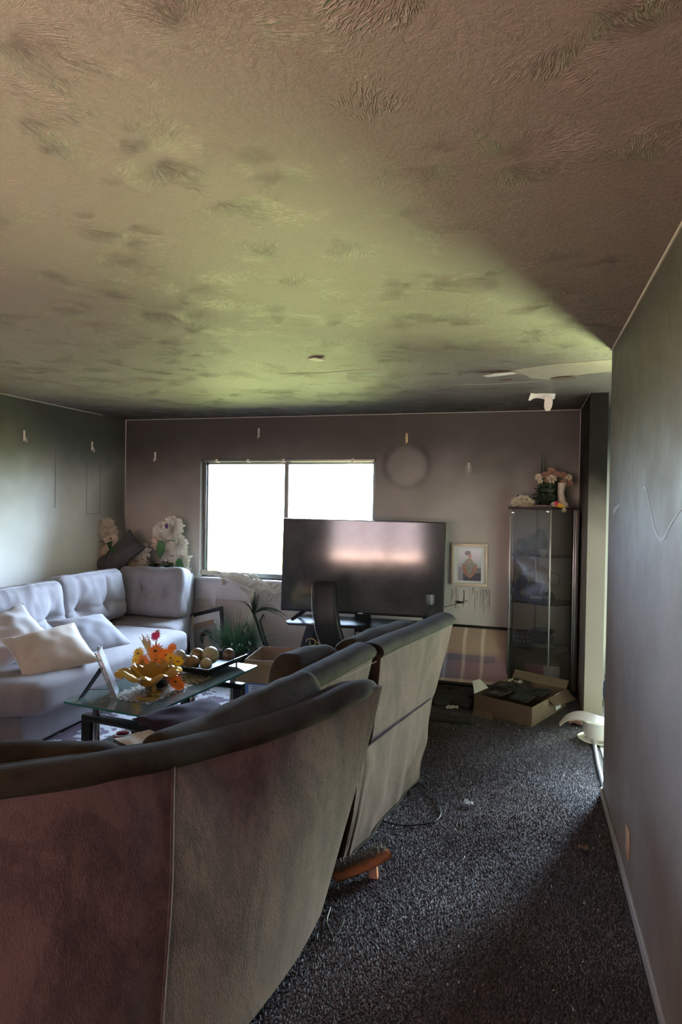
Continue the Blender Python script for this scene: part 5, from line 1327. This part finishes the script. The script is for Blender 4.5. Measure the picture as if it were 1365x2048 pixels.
# white tub with cloth at the opening
WB = empty('white_tub', (.50, 4.72, 0)); tag(WB, 'white plastic tub standing in the doorway on the right', 'tub')
obj('tub', lathe(B(), [(0, .004), (.075, .004), (.085, .02), (.10, .12), (.105, .125), (.097, .125), (.08, .025), (0, .012)], 32, (.50, 4.72, 0)), simple('tub_plastic', (.62, .58, .55), .4), WB)
obj('rim_dish', lathe(B(), [(0, 0), (.09, .0), (.13, .012), (.128, .016), (.09, .004), (0, .004)], 32, (.50, 4.68, .001)), M_white, WB)
bm = B(); g = {}
path = catmull([(.26, 4.80, .045), (.31, 4.79, .10), (.38, 4.75, .135), (.46, 4.70, .142), (.54, 4.69, .128), (.64, 4.70, .10)], 6)
ribbon(bm, path, lambda t: .03+.07*sin(pi*min(1, t*.8+.12)), .006, V((.2, 1, .35)))
tag(obj('white_cloth', bm, M_cream, loc=(.45, 4.74, .12)), 'curled cream cloth draped over the rim of the white tub', 'cloth')
crumple((.385, 4.95, .012), .10, .08, 9, 'torn_paper', 'small pink card behind the cloth by the tub', M_pd)
# things in the next room seen through the gap
for i, (x, y, z, w, h, m_, lb) in enumerate([(.72, 5.62, 0, .16, .16, M_blue, 'blue plastic bin glimpsed through the doorway gap'), (.72, 5.62, .161, .15, .06, M_white, 'white folded cloth on the blue bin in the next room'), (.72, 5.62, .222, .13, .10, M_dwood, 'dark box topmost on the blue bin in the next room'), (.70, 5.36, 0, .12, .10, M_white, 'white jar on the floor of the next room in the gap')]):
    t = obj(['storage_bin', 'folded_cloth', 'dark_box', 'white_jar'][i], softbox((w, w, h), .02, 5, lambda p, U, x=x, y=y, z=z, h=h: p+V((x, y, z+h/2+.007))), m_, loc=(x, y, z)); tag(t, lb, ['bin', 'cloth', 'box', 'jar'][i])

# brush on the floor beside the sofa
BR = empty('wooden_brush', (-.64, 2.64, 0)); tag(BR, 'orange-brown wooden brush head with dark bristles beside the sofa', 'brush')
ba = V((-.735, 2.545, .035)); bb = V((-.535, 2.705, .085)); dv = (bb-ba).normalized(); sv = V((dv.y, -dv.x, 0)).normalized(); nv = sv.cross(dv)
rings = []
for k in range(13):
    t = k/12; w = .043*(sin(pi*min(.93, .10+t*.86))**.45); c = ba.lerp(bb, t)
    rings.append([c+sv*w*cos(a)+nv*(.019*sin(a)) for a in [j/14*2*pi for j in range(14)]])
obj('block', loft(B(), rings), M_wood, BR)
bm = B(); rr = random.Random(8)
for k in range(420):
    c = ba.lerp(bb, rr.uniform(.06, .94))+sv*rr.uniform(-.034, .020); d = (nv*(1)-sv*.6+V((rr.uniform(-.3, .3), rr.uniform(-.3, .3), rr.uniform(-.1, .3)))).normalized(); 
    tube(bm, [c+nv*.012, c+d*.040], .0012, 4)
tag(obj('bristles', bm, M_bristle, BR), kind='stuff')
obj('handle_stub', loft(B(), [[V((-.60, 2.665, .06))+V((a*.018, b*.014, 0)) for a, b in ((-1, -1), (1, -1), (1, 1), (-1, 1))], [V((-.588, 2.645, .006))+V((a*.018, b*.014, 0)) for a, b in ((-1, -1), (1, -1), (1, 1), (-1, 1))]]), M_wood, BR)
# cords
def cord(pts, lb, r=.004): return tag(obj('power_cord', tube(B(), catmull(pts, 8), r, 6), M_cable, loc=pts[0]), lb, 'cord')
cord([(-.60, 3.60, .02), (-.53, 3.58, .014), (-.45, 3.46, .014), (-.39, 3.30, .014), (-.40, 3.20, .014), (-.46, 3.14, .014), (-.56, 3.10, .014), (-.68, 3.12, .014)], 'black cord looping onto the carpet from under the far sofa end')
cord([(-.76, 2.30, .014), (-.73, 2.375, .02), (-.68, 2.39, .014), (-.64, 2.35, .014), (-.628, 2.29, .014), (-.645, 2.25, .014)], 'thin black wire curling near the brush', .003)
cord([(-.70, 2.38, .016), (-.69, 2.30, .016), (-.66, 2.245, .016), (-.635, 2.205, .016), (-.65, 2.185, .014), (-.69, 2.19, .014), (-.70, 2.23, .014), (-.67, 2.25, .022)], 'small looped black wire on the carpet nearest the curved sofa', .003)
for ob in C.objects:
    if '_o' in ob: del ob['_o']
